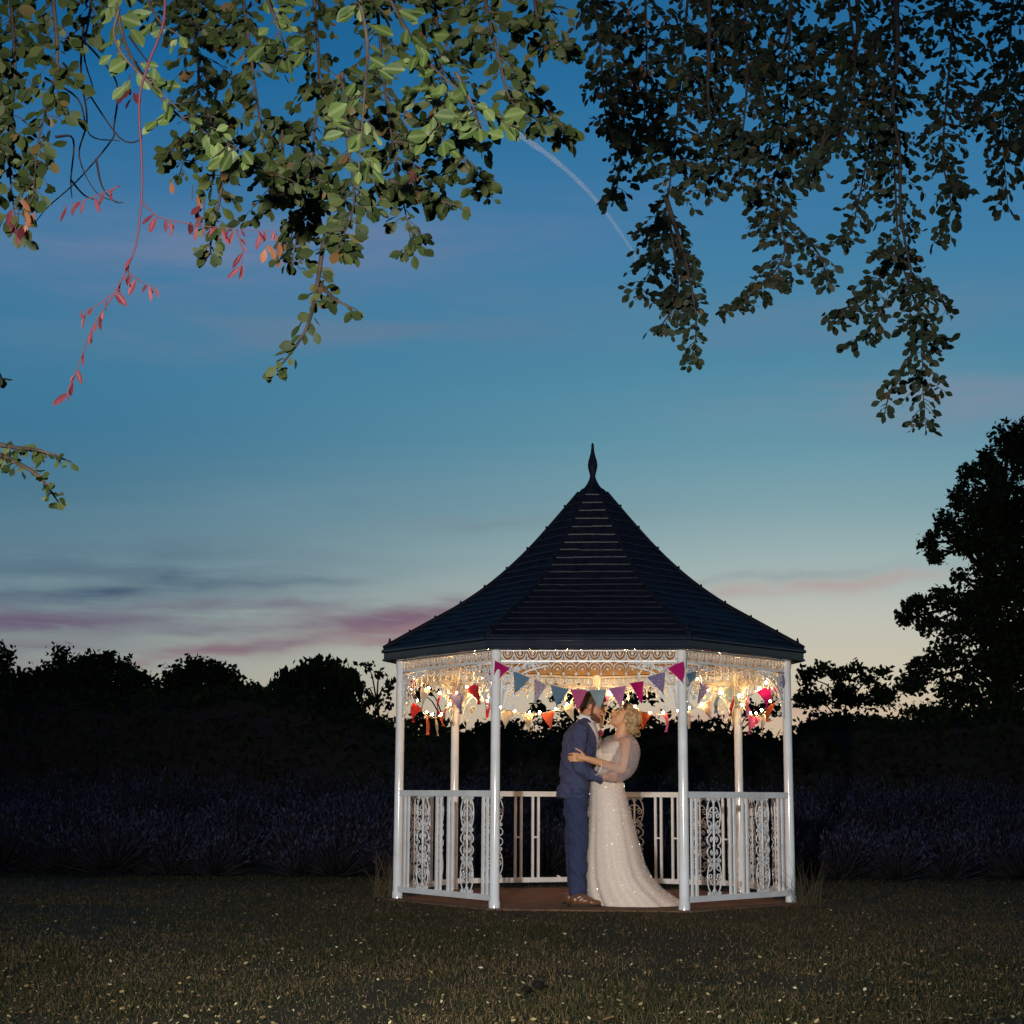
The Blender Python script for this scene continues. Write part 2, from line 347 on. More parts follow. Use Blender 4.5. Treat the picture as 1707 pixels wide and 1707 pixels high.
FL = {'magenta': flag_mat('magenta_cotton', (.52, .012, .16)), 'blue': flag_mat('steel_blue_cotton', (.13, .23, .34)), 'sky': flag_mat('pale_blue_cotton', (.3, .42, .48)),
      'rose': flag_mat('rose_pink_cotton', (.52, .11, .26)), 'lilac': flag_mat('lilac_cotton', (.5, .2, .42)), 'floral': flag_mat('grey_floral_cotton', (.42, .37, .46), ((.12, .08, .2), 55, .28)),
      'violet': flag_mat('violet_floral_cotton', (.2, .17, .32), ((.45, .4, .5), 45, .22)), 'red': flag_mat('red_cotton', (.55, .04, .05)), 'orange': flag_mat('coral_cotton', (.6, .12, .06)), 'cream': flag_mat('cream_cotton', (.6, .55, .48))}

# ================================================================== GROUND
def gz(x, y):
    t = min(max((y - 19.0) / 8.0, 0), 1); return .5 * t * t * (3 - 2 * t)
def gz_np(y):
    t = np.clip((y - 19.0) / 8.0, 0, 1); return .5 * t * t * (3 - 2 * t)
ys = [-60, -20, 0, 5, 10, 14, 18, 19, 20, 21, 22, 23, 24, 25, 26, 27, 28, 32, 45, 80, 200, 800, 4000]
xs = [-4000, -800, -200, -60, -20, -8, 0, 8, 20, 60, 200, 800, 4000]
gm = MB(); gm.add([(x, y, gz(x, y)) for y in ys for x in xs], [(j * len(xs) + i, j * len(xs) + i + 1, (j + 1) * len(xs) + i + 1, (j + 1) * len(xs) + i) for j in range(len(ys) - 1) for i in range(len(xs) - 1)])
tag(gm.build('ground', SOIL, smooth=True), 'dark lawn soil running back to the lavender and trees', kind='structure')

GX, GY, GROT, GR = .7415, 15.385, -.0711, 1.74
def in_gazebo(x, y, r=1.8):
    dx, dy = x - GX, y - GY; a = np.arctan2(dx, -dy) - GROT
    sec = np.mod(a, 2 * np.pi / 7) - np.pi / 7
    return np.hypot(dx, dy) * np.cos(sec) < r * math.cos(math.pi / 7)
def fbm(x, y, s, seed=0):
    return np.array([noise.fractal(Vector((a * s, b * s, seed)), 1.0, 2.0, 3) for a, b in zip(x, y)])
# lawn: a few hundred thousand blades, denser towards the camera
def blades(n, y0, y1, hmin, hmax, w, power, seed, matl, name, label):
    r = np.random.default_rng(seed)
    u = r.random(n); y = y0 * (y1 / y0) ** (u ** power); x = (r.random(n) - .5) * 2 * (.36 * y + .7)
    k = ~in_gazebo(x, y, 1.84) | (in_gazebo(x, y, 1.84) & ~in_gazebo(x, y, 1.66) & (r.random(n) < .3)); x, y = x[k], y[k]
    bare = fbm(x, y, .55, 23.0); k = r.random(len(x)) > np.clip((bare - .12) * 3.0, 0, .75); x, y = x[k], y[k]; n = len(x)
    cl = fbm(x, y, .9, 3.1); cl2 = fbm(x, y, 3.5, 9.2)
    h = (hmin + (hmax - hmin) * r.random(n) ** 1.6) * (1 + .5 * cl + .35 * cl2); h = np.maximum(h, .012)
    a = r.random(n) * 2 * np.pi; lean = r.random(n) * 1.3 * h; la = r.random(n) * 2 * np.pi
    z = gz_np(y) - .004
    wx, wy = np.cos(a) * w * .5, np.sin(a) * w * .5
    tx, ty = x + np.cos(la) * lean, y + np.sin(la) * lean
    mx, my = x + np.cos(la) * lean * .3, y + np.sin(la) * lean * .3
    V = np.stack([np.stack([x - wx, y - wy, z], 1), np.stack([x + wx, y + wy, z], 1), np.stack([mx + wx * .8, my + wy * .8, z + h * .55], 1), np.stack([mx - wx * .8, my - wy * .8, z + h * .55], 1), np.stack([tx, ty, z + h], 1)], 1)
    b = np.arange(n)[:, None] * 5
    F = np.concatenate([b + np.array([[0, 1, 2]]), b + np.array([[0, 2, 3]]), b + np.array([[3, 2, 4]])])
    tint = np.clip(.36 + .5 * fbm(x, y, .3, 17.0) + .34 * cl + .3 * cl2 + .22 * r.standard_normal(n), 0, .995)
    o = link(name, np_mesh(name, V.reshape(-1, 3), F, matl, np.repeat(tint, 5)))
    return tag(o, label, kind='stuff')
blades(260000, 5.6, 19.3, .01, .038, .005, .95, 11, GRASSM, 'grass', 'short rough lawn grass in front of the gazebo')
# fallen leaves on the lawn
LT = np.array([(0, 0, 0), (.3, .26, .03), (.7, .24, .02), (1, 0, .08), (.7, -.24, .02), (.3, -.26, .03), (.5, 0, -.03)], float)
LFc = np.array([(0, 6, 1), (1, 6, 2), (2, 6, 3), (3, 6, 4), (4, 6, 5), (5, 6, 0)])
n = 9000; y = 5.9 * (15.5 / 5.9) ** (rng.random(n) ** 1.9); x = (rng.random(n) - .5) * 2 * (.34 * y + .4)
k = ~in_gazebo(x, y, 1.9); x, y = x[k], y[k]; n = len(x)
a = rng.random(n) * 6.28; X = np.stack([np.cos(a), np.sin(a), rng.normal(0, .35, n)], 1); X = unit(X)
up = unit(np.stack([rng.normal(0, .5, n), rng.normal(0, .5, n) - .25, np.ones(n)], 1)); Yv = unit(np.cross(up, X)); Zv = np.cross(X, Yv)
V, F, T = scatter(LT, LFc, np.stack([x, y, .02 + rng.random(n) * .03], 1), X, Yv, Zv, .006 + .02 * rng.random(n) ** 2.6, rng.random(n) ** .8 * .99)
tag(link('fallen_leaves', np_mesh('fallen_leaves', V, F, DRYM, T)), 'small yellow and tan leaves scattered over the lawn', kind='stuff')
# two dark clods on the lawn
for i, (px, py, s) in enumerate(((898, 1655, .026), (877, 1660, .02))):
    d = ray(px, py); t = -CAM_H / d.z; p = Vector((d.x * t, d.y * t, 0))
    me = MB(); me.ell((0, 0, .5), (1, .8, .75), 14, 9); me.v = [tuple(Vector(v) * s * (1 + .3 * noise.noise(Vector(v) * 2.2 + Vector((i * 5, 0, 0))))) for v in me.v]
    tag(me.build('earth_clod', mat('black_soil%d' % i, (.008, .007, .006), .95, .1, bump=.8, bscale=60), smooth=True, loc=p + Vector((0, 0, .02))), ('larger' if i == 0 else 'smaller') + ' black clod of earth of the two lying on the lawn', 'clod', 'clods of earth on the lawn')
# straw-coloured tufts beside the corner posts
def tuft(px, py, n, h, spread, label):
    d = ray(px, py); t = -CAM_H / d.z; p = np.array((d.x * t, d.y * t, 0)); Vs = []; Fs = []; Ts = []
    mb = MB(); tv = []
    for i in range(n):
        a = random.random() * 6.28; r = spread * random.random() ** .7; b = Vector((r * math.cos(a), r * .6 * math.sin(a), 0)); hh = h * (.35 + .65 * random.random())
        tip = b + Vector((random.gauss(0, .42) * hh, random.gauss(0, .3) * hh, hh)); mid = (b * 1.3 + tip * .7) / 2 + Vector((0, 0, .12 * hh))
        mb.tube([b, mid, tip], [.002, .0015, .0004], 3, cap=False); tv += [random.random() * .99] * 9
    me = mb.mesh('grass_tuft', STRAW); at_ = me.attributes.new('tint', 'FLOAT', 'POINT'); at_.data.foreach_set('value', tv)
    tag(link('grass_tuft', me, loc=p), label, 'grass tuft', 'dry grass tufts by the gazebo posts')
tuft(650, 1497, 90, .45, .16, 'pale dry grass tuft by the left corner post of the gazebo')
tuft(1342, 1511, 70, .42, .14, 'pale dry grass tuft by the right corner post of the gazebo')

# ================================================================== LAVENDER
def lavender():
    r = np.random.default_rng(5); pos = []; 
    for row in range(9):
        y = 19.0 + row * 1.05
        x = -.40 * y - 1
        while x < .40 * y + 1:
            pos.append((x + r.normal(0, .1), y + r.normal(0, .12), .42 * (.6 + .6 * r.random()) * (1 + .3 * noise.noise(Vector((x * .45, y * .5, 7)))))); x += .55 + .2 * r.random()
    pos = np.array(pos); per = 330
    n = len(pos) * per; c = np.repeat(pos, per, 0)
    th = r.random(n) * 2 * np.pi; ph = np.arccos(1 - r.random(n) * .95)      # fan of stems
    d = np.stack([np.sin(ph) * np.cos(th), np.sin(ph) * np.sin(th), np.cos(ph) + .15], 1); d = unit(d)
    L = c[:, 2] * (.75 + .75 * r.random(n)); b = np.stack([c[:, 0], c[:, 1], gz_np(c[:, 1])], 1) + d * (L * .35)[:, None] + np.stack([r.normal(0, .05, n), r.normal(0, .05, n), np.zeros(n)], 1)
    side = unit(np.cross(d, r.normal(size=(n, 3)))); w = .005 + .006 * r.random(n)
    V = np.stack([b - side * w[:, None], b + side * w[:, None], b + d * (L * .8)[:, None]], 1).reshape(-1, 3)
    F = np.arange(n * 3).reshape(-1, 3)
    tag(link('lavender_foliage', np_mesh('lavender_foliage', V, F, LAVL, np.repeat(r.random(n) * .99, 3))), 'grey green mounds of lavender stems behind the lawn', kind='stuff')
    k = (d[:, 2] > .45) & (r.random(n) < .8); tip = (b + d * (L * .75)[:, None])[k]; dd = d[k]; sd = side[k]; m = len(tip); ln = .05 + .03 * r.random(m); wd = .006 + .004 * r.random(m)
    V = np.stack([tip, tip + dd * (ln * .5)[:, None] + sd * wd[:, None], tip + dd * ln[:, None], tip + dd * (ln * .5)[:, None] - sd * wd[:, None]], 1).reshape(-1, 3)
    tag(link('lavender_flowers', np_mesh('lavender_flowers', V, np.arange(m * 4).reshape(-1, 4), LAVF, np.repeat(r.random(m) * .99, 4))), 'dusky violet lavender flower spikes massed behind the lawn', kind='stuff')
lavender()

# ================================================================== HEDGE AND TREES BEHIND
QT = np.array([(-.5, 0, 0), (0, -.3, .06), (.5, 0, 0), (0, .3, .06)], float); QF = np.array([(0, 1, 2, 3)])
def leaves_np(pts, size, seed, upward=0.0):
    r = np.random.default_rng(seed); n = len(pts)
    X = unit(r.normal(size=(n, 3)) + np.array([0, 0, upward * 3])); Y = unit(np.cross(X, r.normal(size=(n, 3)))); Z = np.cross(X, Y)
    return scatter(QT, QF, pts, X, Y, Z, size * (.6 + .8 * r.random(n)), r.random(n) * .99)
def hedge():
    r = np.random.default_rng(21); Y0 = 31.5; x0, x1 = -15, 15.5
    root = empty('hedge', (0, Y0, .5))
    tag(root, 'long dark hedge running behind the lavender below the trees', 'hedge')
    nx, nzv = 120, 9; mb = MB(); V = []
    prof = [(-.8, -.5), (-.85, .3), (-.8, .9), (-.55, 1.35), (0, 1.5), (.55, 1.35), (.8, .9), (.85, .3), (.8, -.5)]
    for i in range(nx):
        x = x0 + (x1 - x0) * i / (nx - 1); hh = (1.42 if x < -3.6 else 1.42 - .42 * min(1, (x + 3.6) / 1.6) if x < 4.8 else 1 + .2 * min(1, (x - 4.8) / 1.5)) + .2 * noise.noise(Vector((x * .5, 0, 4))) + .08 * noise.noise(Vector((x * 1.7, 0, 9)))
        for (dy, z) in prof: V.append((x, dy * (1 + .2 * noise.noise(Vector((x, z, 2)))), z * hh * 1.0))
    m = len(prof)
    F = [(i * m + j, (i + 1) * m + j, (i + 1) * m + j + 1, i * m + j + 1) for i in range(nx - 1) for j in range(m - 1)]
    mb.add(V, F); mb.build('dark_core', DARKTWIG, root)  # solid dark shell, added to close the light gaps inside the hedge
    n = 26000; V = np.array(V); Fq = np.array(F); q = Fq[r.integers(0, len(Fq), n)]; u, v = r.random((n, 1)), r.random((n, 1))
    P = V[q[:, 0]] * (1 - u) * (1 - v) + V[q[:, 1]] * u * (1 - v) + V[q[:, 2]] * u * v + V[q[:, 3]] * (1 - u) * v
    P = P + r.normal(0, .09, (n, 3)) + unit(P * np.array([0, 1, .6])) * .05
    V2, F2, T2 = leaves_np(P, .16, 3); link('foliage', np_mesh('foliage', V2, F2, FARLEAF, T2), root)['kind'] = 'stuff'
hedge()
_tree_i = [0]
def tree(name, label, Y, lumps, dens, leaf, trunk_px, group=None, gappy=.5, upward=0.0, cat='tree', fine=1.0, grow=1.0):
    """lumps: (px, py, rx, ry) of crown masses; each is a real ellipsoid of leaf clumps Y metres away"""
    _tree_i[0] += 1; r = np.random.default_rng(100 + _tree_i[0]); s = Y / FPX / _cp
    base = at(trunk_px, 1300, Y); base.z = gz(base.x, Y)
    root = empty(name, base); tag(root, label, cat, group)
    top = min(l[1] for l in lumps); zt = at(trunk_px, top + 25, Y).z - base.z
    mb = MB(); tr = max(.05, zt * .02); pts = [Vector((0, 0, -.1))]
    for i in range(1, 7): pts.append(Vector((.05 * zt * noise.noise(Vector((i * .7, _tree_i[0], 0))), .05 * zt * noise.noise(Vector((i * .7, 3, _tree_i[0]))), zt * i / 6)))
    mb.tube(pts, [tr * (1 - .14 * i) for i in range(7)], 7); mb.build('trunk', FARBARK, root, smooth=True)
    P = []; lm = MB()
    for (lx, ly, rx, ry) in lumps:
        rx, ry = rx * grow, ry * grow
        c = at(lx, ly, Y + r.normal(0, .25 * rx * s)) - base; ax, azr = rx * s, ry * s; ay = max(ax, azr) * .9
        j = min(5, max(1, int(6 * (c.z - azr * .4) / max(zt, .1)))); p0 = pts[j]
        mid = (p0 + c) / 2 + Vector((0, 0, .05 * zt)); lm.tube([p0, mid, c, c + Vector((r.normal(0, .2) * ax, 0, azr * .5))], [tr * .4, tr * .28, tr * .16, tr * .05], 5)
        ncl = int(max(6, rx * ry / (16 if gappy < .4 else 15) * fine)); cc = r.normal(size=(ncl, 3)); cc = unit(cc) * (r.random((ncl, 1)) ** .45); cc = np.array(c) + cc * np.array([ax, ay, azr]) * (.8 if rx * ry > 500 else .66)
        for q in cc[:: 3]: lm.tube([c, (c + Vector(q)) / 2 + Vector((0, 0, .02)), Vector(q)], [tr * .13, tr * .08, tr * .03], 3)
        nl = int(dens * rx * ry * .62); sel = r.integers(0, ncl, nl); sg = np.maximum((.30 - .12 * gappy) * np.array([ax, ay, azr]) * (2.2 if rx * ry < 400 else 1), 0); sg = np.minimum(sg, .33 + .1 * (gappy < .4))
        P.append(cc[sel] + np.clip(r.normal(size=(nl, 3)), -1.7, 1.7) * np.maximum(sg, .06) * (.75 if gappy > .4 else 1))
    lm.build('limbs', FARBARK, root)
    P = np.concatenate(P); P = P[P[:, 2] > -.2]
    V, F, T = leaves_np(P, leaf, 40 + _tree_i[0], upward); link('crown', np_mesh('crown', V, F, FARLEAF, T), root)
    return root
TG = 'trees along the skyline behind the lavender'
tree('conifer_tree', 'slim dark conifer at the left edge of the picture', 44, [(2, 1096, 11, 18), (0, 1130, 20, 26), (-4, 1180, 30, 45), (-6, 1250, 40, 60)], 1.1, .15, 0, TG, .15, grow=1.2)
tree('hawthorn_bush', 'low rounded bush beside the slim conifer', 40, [(20, 1160, 24, 26), (42, 1146, 26, 26), (75, 1140, 28, 24), (60, 1195, 45, 45), (60, 1260, 60, 55)], 1.2, .14, 60, TG, .2, grow=1.3)
tree('upright_tree', 'narrow upright tree rising above the low bush', 45, [(103, 1104, 13, 18), (104, 1130, 19, 24), (106, 1180, 32, 45), (106, 1250, 40, 60)], 1.2, .14, 105, TG, .2, grow=1.25)
tree('broad_tree', 'broad dark tree with a flat jagged top', 42, [(150, 1112, 22, 20), (178, 1106, 22, 18), (150, 1150, 40, 36), (205, 1130, 28, 22), (232, 1148, 24, 22), (256, 1168, 24, 24), (125, 1135, 20, 24), (195, 1190, 66, 50), (190, 1265, 85, 60)], 1.1, .15, 185, TG, .2, grow=1.25)
tree('poplar_tree', 'thin pale sprig of a poplar above the broad tree', 47, [(213, 1104, 6, 11), (213, 1126, 8, 16), (213, 1160, 14, 26), (213, 1250, 20, 70)], .8, .12, 213, TG, .4, .3)
tree('domed_tree', 'dark tree with a rounded dome between two gaps', 43, [(300, 1128, 24, 20), (330, 1118, 26, 20), (357, 1124, 20, 18), (382, 1140, 15, 26), (300, 1165, 36, 36), (360, 1175, 40, 38), (335, 1230, 70, 70)], 1.1, .15, 335, TG, .2, grow=1.25)
tree('elder_bush', 'lowest bush in the dip of the skyline', 46, [(402, 1164, 20, 18), (418, 1158, 18, 13), (438, 1164, 18, 16), (460, 1180, 22, 26), (420, 1190, 36, 32), (425, 1255, 45, 60)], 1.1, .14, 420, TG, .25, grow=1.3)
tree('willow_tree', 'spiky topped willow left of the gazebo roof', 38, [(475, 1142, 20, 24), (503, 1126, 18, 22), (530, 1120, 18, 22), (555, 1124, 18, 22), (580, 1140, 20, 24), (500, 1175, 40, 36), (555, 1175, 44, 38), (525, 1240, 85, 66)], .9, .16, 528, TG, .3, .9, grow=1.2)
tree('birch_tree', 'thin branchy birch just left of the gazebo', 36, [(614, 1110, 12, 9), (632, 1124, 12, 10), (606, 1148, 14, 14), (646, 1146, 14, 16), (628, 1170, 28, 22), (630, 1245, 48, 66)], .32, .12, 628, TG, .5, .2)
tree('thorn_tree', 'dark thorn tree seen through the left side of the gazebo', 37, [(700, 1152, 12, 12), (716, 1150, 10, 10), (698, 1205, 30, 20), (735, 1215, 26, 20), (780, 1235, 40, 22), (820, 1222, 36, 24), (855, 1215, 26, 18), (760, 1285, 110, 50)], .6, .14, 740, TG, .4)
tree('ash_tree', 'open leafed tree seen behind the couple inside the gazebo', 35, [(898, 1182, 22, 20), (930, 1160, 22, 20), (958, 1158, 22, 22), (905, 1212, 32, 20), (950, 1200, 34, 24), (1000, 1190, 30, 26), (1048, 1166, 26, 22), (1082, 1160, 18, 16), (1070, 1205, 34, 16), (1112, 1215, 26, 12), (1000, 1260, 130, 44)], .26, .13, 985, TG, .6)
tree('hazel_bush', 'bush seen between the right hand posts of the gazebo', 37, [(1172, 1208, 16, 8), (1196, 1203, 18, 10), (1222, 1196, 16, 16), (1255, 1185, 26, 22), (1285, 1180, 24, 24), (1220, 1260, 80, 46)], .42, .13, 1225, TG, .5)
tree('scrub_tree', 'ragged scrubby tree just right of the gazebo roof', 36, [(1345, 1128, 18, 18), (1370, 1116, 20, 14), (1398, 1128, 18, 16), (1424, 1114, 16, 12), (1446, 1130, 18, 14), (1472, 1122, 14, 10), (1350, 1165, 34, 26), (1410, 1160, 40, 24), (1465, 1160, 36, 26), (1380, 1205, 50, 20), (1460, 1205, 50, 20), (1420, 1268, 110, 46)], .85, .12, 1410, TG, .45)
tree('oak_tree', 'tall dark oak with ragged boughs at the right edge', 33, [(1690, 735, 34, 34), (1725, 760, 50, 50), (1645, 762, 16, 18), (1660, 790, 28, 26), (1618, 790, 22, 18), (1655, 840, 44, 34), (1710, 850, 50, 50), (1600, 830, 20, 22), (1580, 870, 22, 20), (1548, 905, 18, 20), (1562, 930, 18, 14), (1610, 900, 32, 26), (1660, 920, 36, 28), (1710, 940, 40, 40),
    (1600, 962, 12, 14), (1640, 868, 34, 30), (1690, 895, 40, 34), (1650, 955, 30, 26), (1690, 985, 40, 30), (1630, 1022, 34, 24), (1690, 1080, 40, 34), (1660, 985, 34, 26), (1615, 1000, 28, 22), (1570, 1000, 28, 20), (1525, 1010, 22, 18), (1508, 1032, 18, 14), (1545, 1040, 24, 16), (1600, 1050, 34, 22), (1660, 1050, 44, 34), (1715, 1050, 44, 50), (1580, 1092, 36, 22), (1540, 1112, 26, 18), (1640, 1105, 44, 26), (1700, 1115, 44, 34), (1520, 1140, 28, 20), (1600, 1150, 44, 26), (1680, 1165, 50, 30), (1560, 1190, 56, 22), (1660, 1210, 70, 26), (1620, 1270, 110, 50)], .62, .12, 1668, TG, .5, fine=1.0, grow=1.28)

# ================================================================== CONTRAIL (high enough to be still in the sun)
cpts = [at(px, py, 1500) for px, py in ((858, 220), (885, 238), (920, 263), (962, 300), (1000, 341), (1030, 382), (1052, 415), (1068, 448))]
mb = MB(); cp_ = catmull(cpts, 6); nn = len(cp_)
mb.tube(cp_, [.5 + 2.7 * (1 - .82 * i / nn) * (1 + .12 * math.sin(i * 1.1)) for i in range(nn)], 10)
cm = bpy.data.materials.new('contrail_vapour'); cm.use_nodes = True; cm.node_tree.nodes.remove(cm.node_tree.nodes['Principled BSDF'])
cm.cycles.homogeneous_volume = True; pv = N(cm.node_tree, 'ShaderNodeVolumeScatter'); pv.inputs['Color'].default_value = (.95, .95, 1, 1); pv.inputs['Density'].default_value = .055; pv.inputs['Anisotropy'].default_value = .3
cm.node_tree.links.new(pv.outputs[0], cm.node_tree.nodes['Material Output'].inputs['Volume'])
tag(mb.build('contrail', cm, smooth=True), 'thin white vapour trail slanting down between the branches', 'contrail')

# ================================================================== GAZEBO
SEG = 2 * math.pi / 7
gaz = empty('gazebo', (GX, GY, 0), GROT)
tag(gaz, 'white seven sided iron gazebo with a curved black pagoda roof', 'gazebo')
def gv(k, r, z=0):      # corner k in gazebo coordinates; 0 = right front, 6 = left front
    a = (k + .5) * SEG; return Vector((r * math.sin(a), -r * math.cos(a), z))
EAVE_Z = 2.064
# floor
mb = MB(); ring = [gv(k, 1.86) for k in range(7)]
mb.add([p + Vector((0, 0, -.05)) for p in ring] + [p + Vector((0, 0, .012)) for p in ring], [tuple(range(7, 14))] + [(k, (k + 1) % 7, (k + 1) % 7 + 7, k + 7) for k in range(7)])
mb.build('floor_slab', FLOORM, gaz)
# posts
mb = MB(); mb.lathe([(.046, -.03), (.046, .06), (.0405, .075), (.039, 1.0), (.038, 2.0), (.044, 2.01), (.044, 2.1)], 20); pm = mb.mesh('post', POSTW, angle=35)
for k in range(7): link('post', pm, gaz, gv(k, GR))
# railings on six sides
L = 2 * GR * math.sin(SEG / 2)
def bay_frame(k):       # side between corner k and k+1; local x runs along it, -y faces outwards... (front = side between 6 and 0)
    a, b = gv(k, GR), gv((k + 1) % 7, GR); d = (b - a).normalized(); return (a + b) / 2, math.atan2(d.y, d.x)
def spiral(cx, cz, r0, turns, a0, sgn=1, n=16):
    return [Vector((cx + r0 * (1 - .82 * i / n) * math.cos(a0 + sgn * turns * 2 * math.pi * i / n), 0, cz + r0 * (1 - .82 * i / n) * math.sin(a0 + sgn * turns * 2 * math.pi * i / n))) for i in range(n + 1)]
def scroll_mesh():
    mb = MB(); r = .0062; H = .79; h = H / 2
    mb.box((0, 0, 0), (.016, .012, H - .03))
    for su in (-1, 1):
        for sv in (-1, 1):
            cur = [catmull([Vector((u, 0, v)) for u, v in ((.0, .335), (.035, .372), (.07, .35), (.092, .29), (.092, .22), (.07, .15), (.035, .115), (.02, .1))], 4),
                   spiral(.052, .245, .034, 1.35, R_(150), -1), catmull([Vector((u, 0, v)) for u, v in ((.0, .13), (.02, .165), (.045, .19), (.075, .2), (.085, .17))], 4),
                   spiral(.036, .155, .022, 1.2, R_(-160), 1), spiral(.072, .115, .02, 1.3, R_(180), -1),
                   catmull([Vector((u, 0, v)) for u, v in ((.03, .115), (.062, .09), (.092, .06), (.088, .025), (.05, .004))], 4),
                   spiral(.03, .055, .022, 1.25, R_(-90), 1), spiral(.072, .376, .02, 1.4, R_(200), -1), spiral(.026, .378, .016, 1.2, R_(240), -1),
                   catmull([Vector((u, 0, v)) for u, v in ((.0, .29), (.018, .31), (.04, .3), (.055, .28))], 3)]
            for c in cur: mb.tube([Vector((p.x * su, 0, p.z * sv)) for p in c], r, 4)
    for z in (-.35, -.12, 0, .12, .35): mb.ell((0, 0, z), (.018, .01, .014), 8, 5)
    return mb.mesh('scroll_panel', WHITE, smooth=True)
scroll = scroll_mesh()
RZT, RZB = .937, .067
mb = MB(); mb.box((0, 0, 0), (.023, .018, RZT - RZB - .09)); bal = mb.mesh('baluster', WHITE)
mb = MB(); mb.box((0, 0, 0), (.037, .014, .016)); crossm = mb.mesh('crossbar', WHITE)
mb = MB(); mb.box((0, 0, 0), (L - .07, .042, .044)); mb.box((0, 0, .023), (L - .07, .05, .008)); trail = mb.mesh('top_rail', WHITE)
mb = MB(); mb.box((0, 0, 0), (L - .07, .04, .046)); brail = mb.mesh('bottom_rail', WHITE)
zc = (RZT + RZB) / 2 + .0
for k in range(6):
    c, rz = bay_frame(k); rl = empty('railing', c, rz, gaz)
    link('top_rail', trail, rl, (0, 0, RZT - .027)); link('bottom_rail', brail, rl, (0, 0, RZB + .023))
    for pc in (.092, .44, .56, .908):
        for d in (-.03, .03): link('baluster', bal, rl, ((pc - .5) * L + d, 0, zc))
        link('crossbar', crossm, rl, ((pc - .5) * L, .001, zc - .005))
    for i, pc in enumerate((.27, .73)):
        if k == 3 and i == 0:      # this casting is missing in the photograph: only its stubs are left on the rails
            mb = MB(); mb.cap((0, 0, RZT - .05), .01, (.01, 0, RZT - .058), .008); mb.cap((.0, 0, RZB + .045), .012, (.02, 0, RZB + .058), .008); mb.build('broken_stub', WHITE, rl, loc=((.27 - .5) * L, 0, 0)); continue
        link('scroll_panel', scroll, rl, ((pc - .5) * L, 0, zc))
# lace friezes and corner brackets
NS = 14; su_ = (L - .09) / NS
def scallop_mesh():
    mb = MB(); r = .0062; w = su_ / 2
    mb.tube([Vector((w * .98 * math.cos(a), 0, -.005 + .072 * math.sin(a))) for a in [R_(180 + 15 * i) for i in range(13)]], r, 4)
    mb.tube([Vector((w * .62 * math.cos(a), 0, -.005 + .045 * math.sin(a))) for a in [R_(180 + 20 * i) for i in range(10)]], r * .7, 4)
    mb.ell((0, 0, -.018), (.014, .006, .014), 8, 5); mb.tube([(0, 0, 0), (0, 0, -.045)], r * .7, 4)
    for s in (-1, 1): mb.tube([(s * w * .98, 0, 0), (s * w * .98, 0, -.09)], r * .8, 4); mb.tube([(s * w * .98, 0, -.05), (s * w * .5, 0, -.088)], r * .8, 4)
    return mb.mesh('scallop', WHITE, smooth=True)
def arch_mesh():
    mb = MB(); r = .0062; w = su_ / 2
    mb.tube([Vector((w * .98 * math.cos(a), 0, -.055 + .05 * math.sin(a))) for a in [R_(15 * i) for i in range(13)]], r, 4)
    mb.tube([Vector((w * .55 * math.cos(a), 0, -.06 + .03 * math.sin(a))) for a in [R_(20 * i) for i in range(10)]], r * .7, 4)
    for s in (-1, 1): mb.tube([(s * w * .98, 0, -.055), (s * w * .98, 0, -.085)], r, 4)
    mb.ell((w * .98, 0, -.1), (.012, .006, .016), 6, 4); mb.ell((0, 0, -.062), (.012, .006, .012), 6, 4)
    return mb.mesh('pendant_arch', WHITE, smooth=True)
def bracket_mesh():
    mb = MB(); r = .0085
    mb.box((.012, 0, -.2), (.014, .012, .4)); mb.box((.2, 0, -.008), (.4, .012, .012))
    arc = catmull([Vector(p) for p in ((.02, 0, -.39), (.05, 0, -.26), (.11, 0, -.15), (.22, 0, -.075), (.39, 0, -.03))], 6); mb.tube(arc, r, 4)
    for i in range(5):           # lattice between the arc and the corner
        a = .04 + i * .065; mb.tube([(.015, 0, -.34 + i * .07), (a, 0, -.03)], .005, 4); mb.tube([(a * .9, 0, -.012), (.02 + i * .012, 0, -.3 + i * .055)], .005, 4)
    for (x, z, q) in ((.06, -.06, .034), (.13, -.055, .03), (.05, -.13, .032), (.2, -.04, .024), (.04, -.21, .024), (.27, -.03, .018), (.1, -.1, .024)):
        mb.tube(spiral(x, z, q, 1.4, random.random() * 6), .0062, 4)
    for j, (x, z, dx, dz) in enumerate(((.048, -.33, .05, -.03), (.066, -.245, .062, -.03), (.098, -.185, .06, -.05), (.15, -.13, .05, -.06), (.215, -.095, .03, -.062), (.29, -.065, .02, -.055))):
        c2 = catmull([Vector((x - .02, 0, z + .02)), Vector((x + dx * .5, 0, z + dz * .35)), Vector((x + dx, 0, z + dz))], 4); mb.tube(c2, .006, 4)
        mb.tube(spiral(x + dx * .75, z + dz * .75 - .012, .017, 1.2, 1.0 + j), .0055, 4)
        for q in (-.5, .5): mb.ell((x + dx + .012 * math.cos(q * 3), 0, z + dz + .012 * math.sin(q * 3)), (.008, .005, .008), 6, 4)
        mb.ell((x + dx * 1.15, 0, z + dz * 1.15), (.008, .005, .008), 6, 4)
    return mb.mesh('bracket', WHITE, smooth=True)
scal, arch, brk = scallop_mesh(), arch_mesh(), bracket_mesh()
mb = MB(); mb.box((0, 0, -.003), (L - .08, .03, .02)); mb.box((0, 0, -.094), (L - .08, .014, .01)); fbar = mb.mesh('frieze', WHITE)
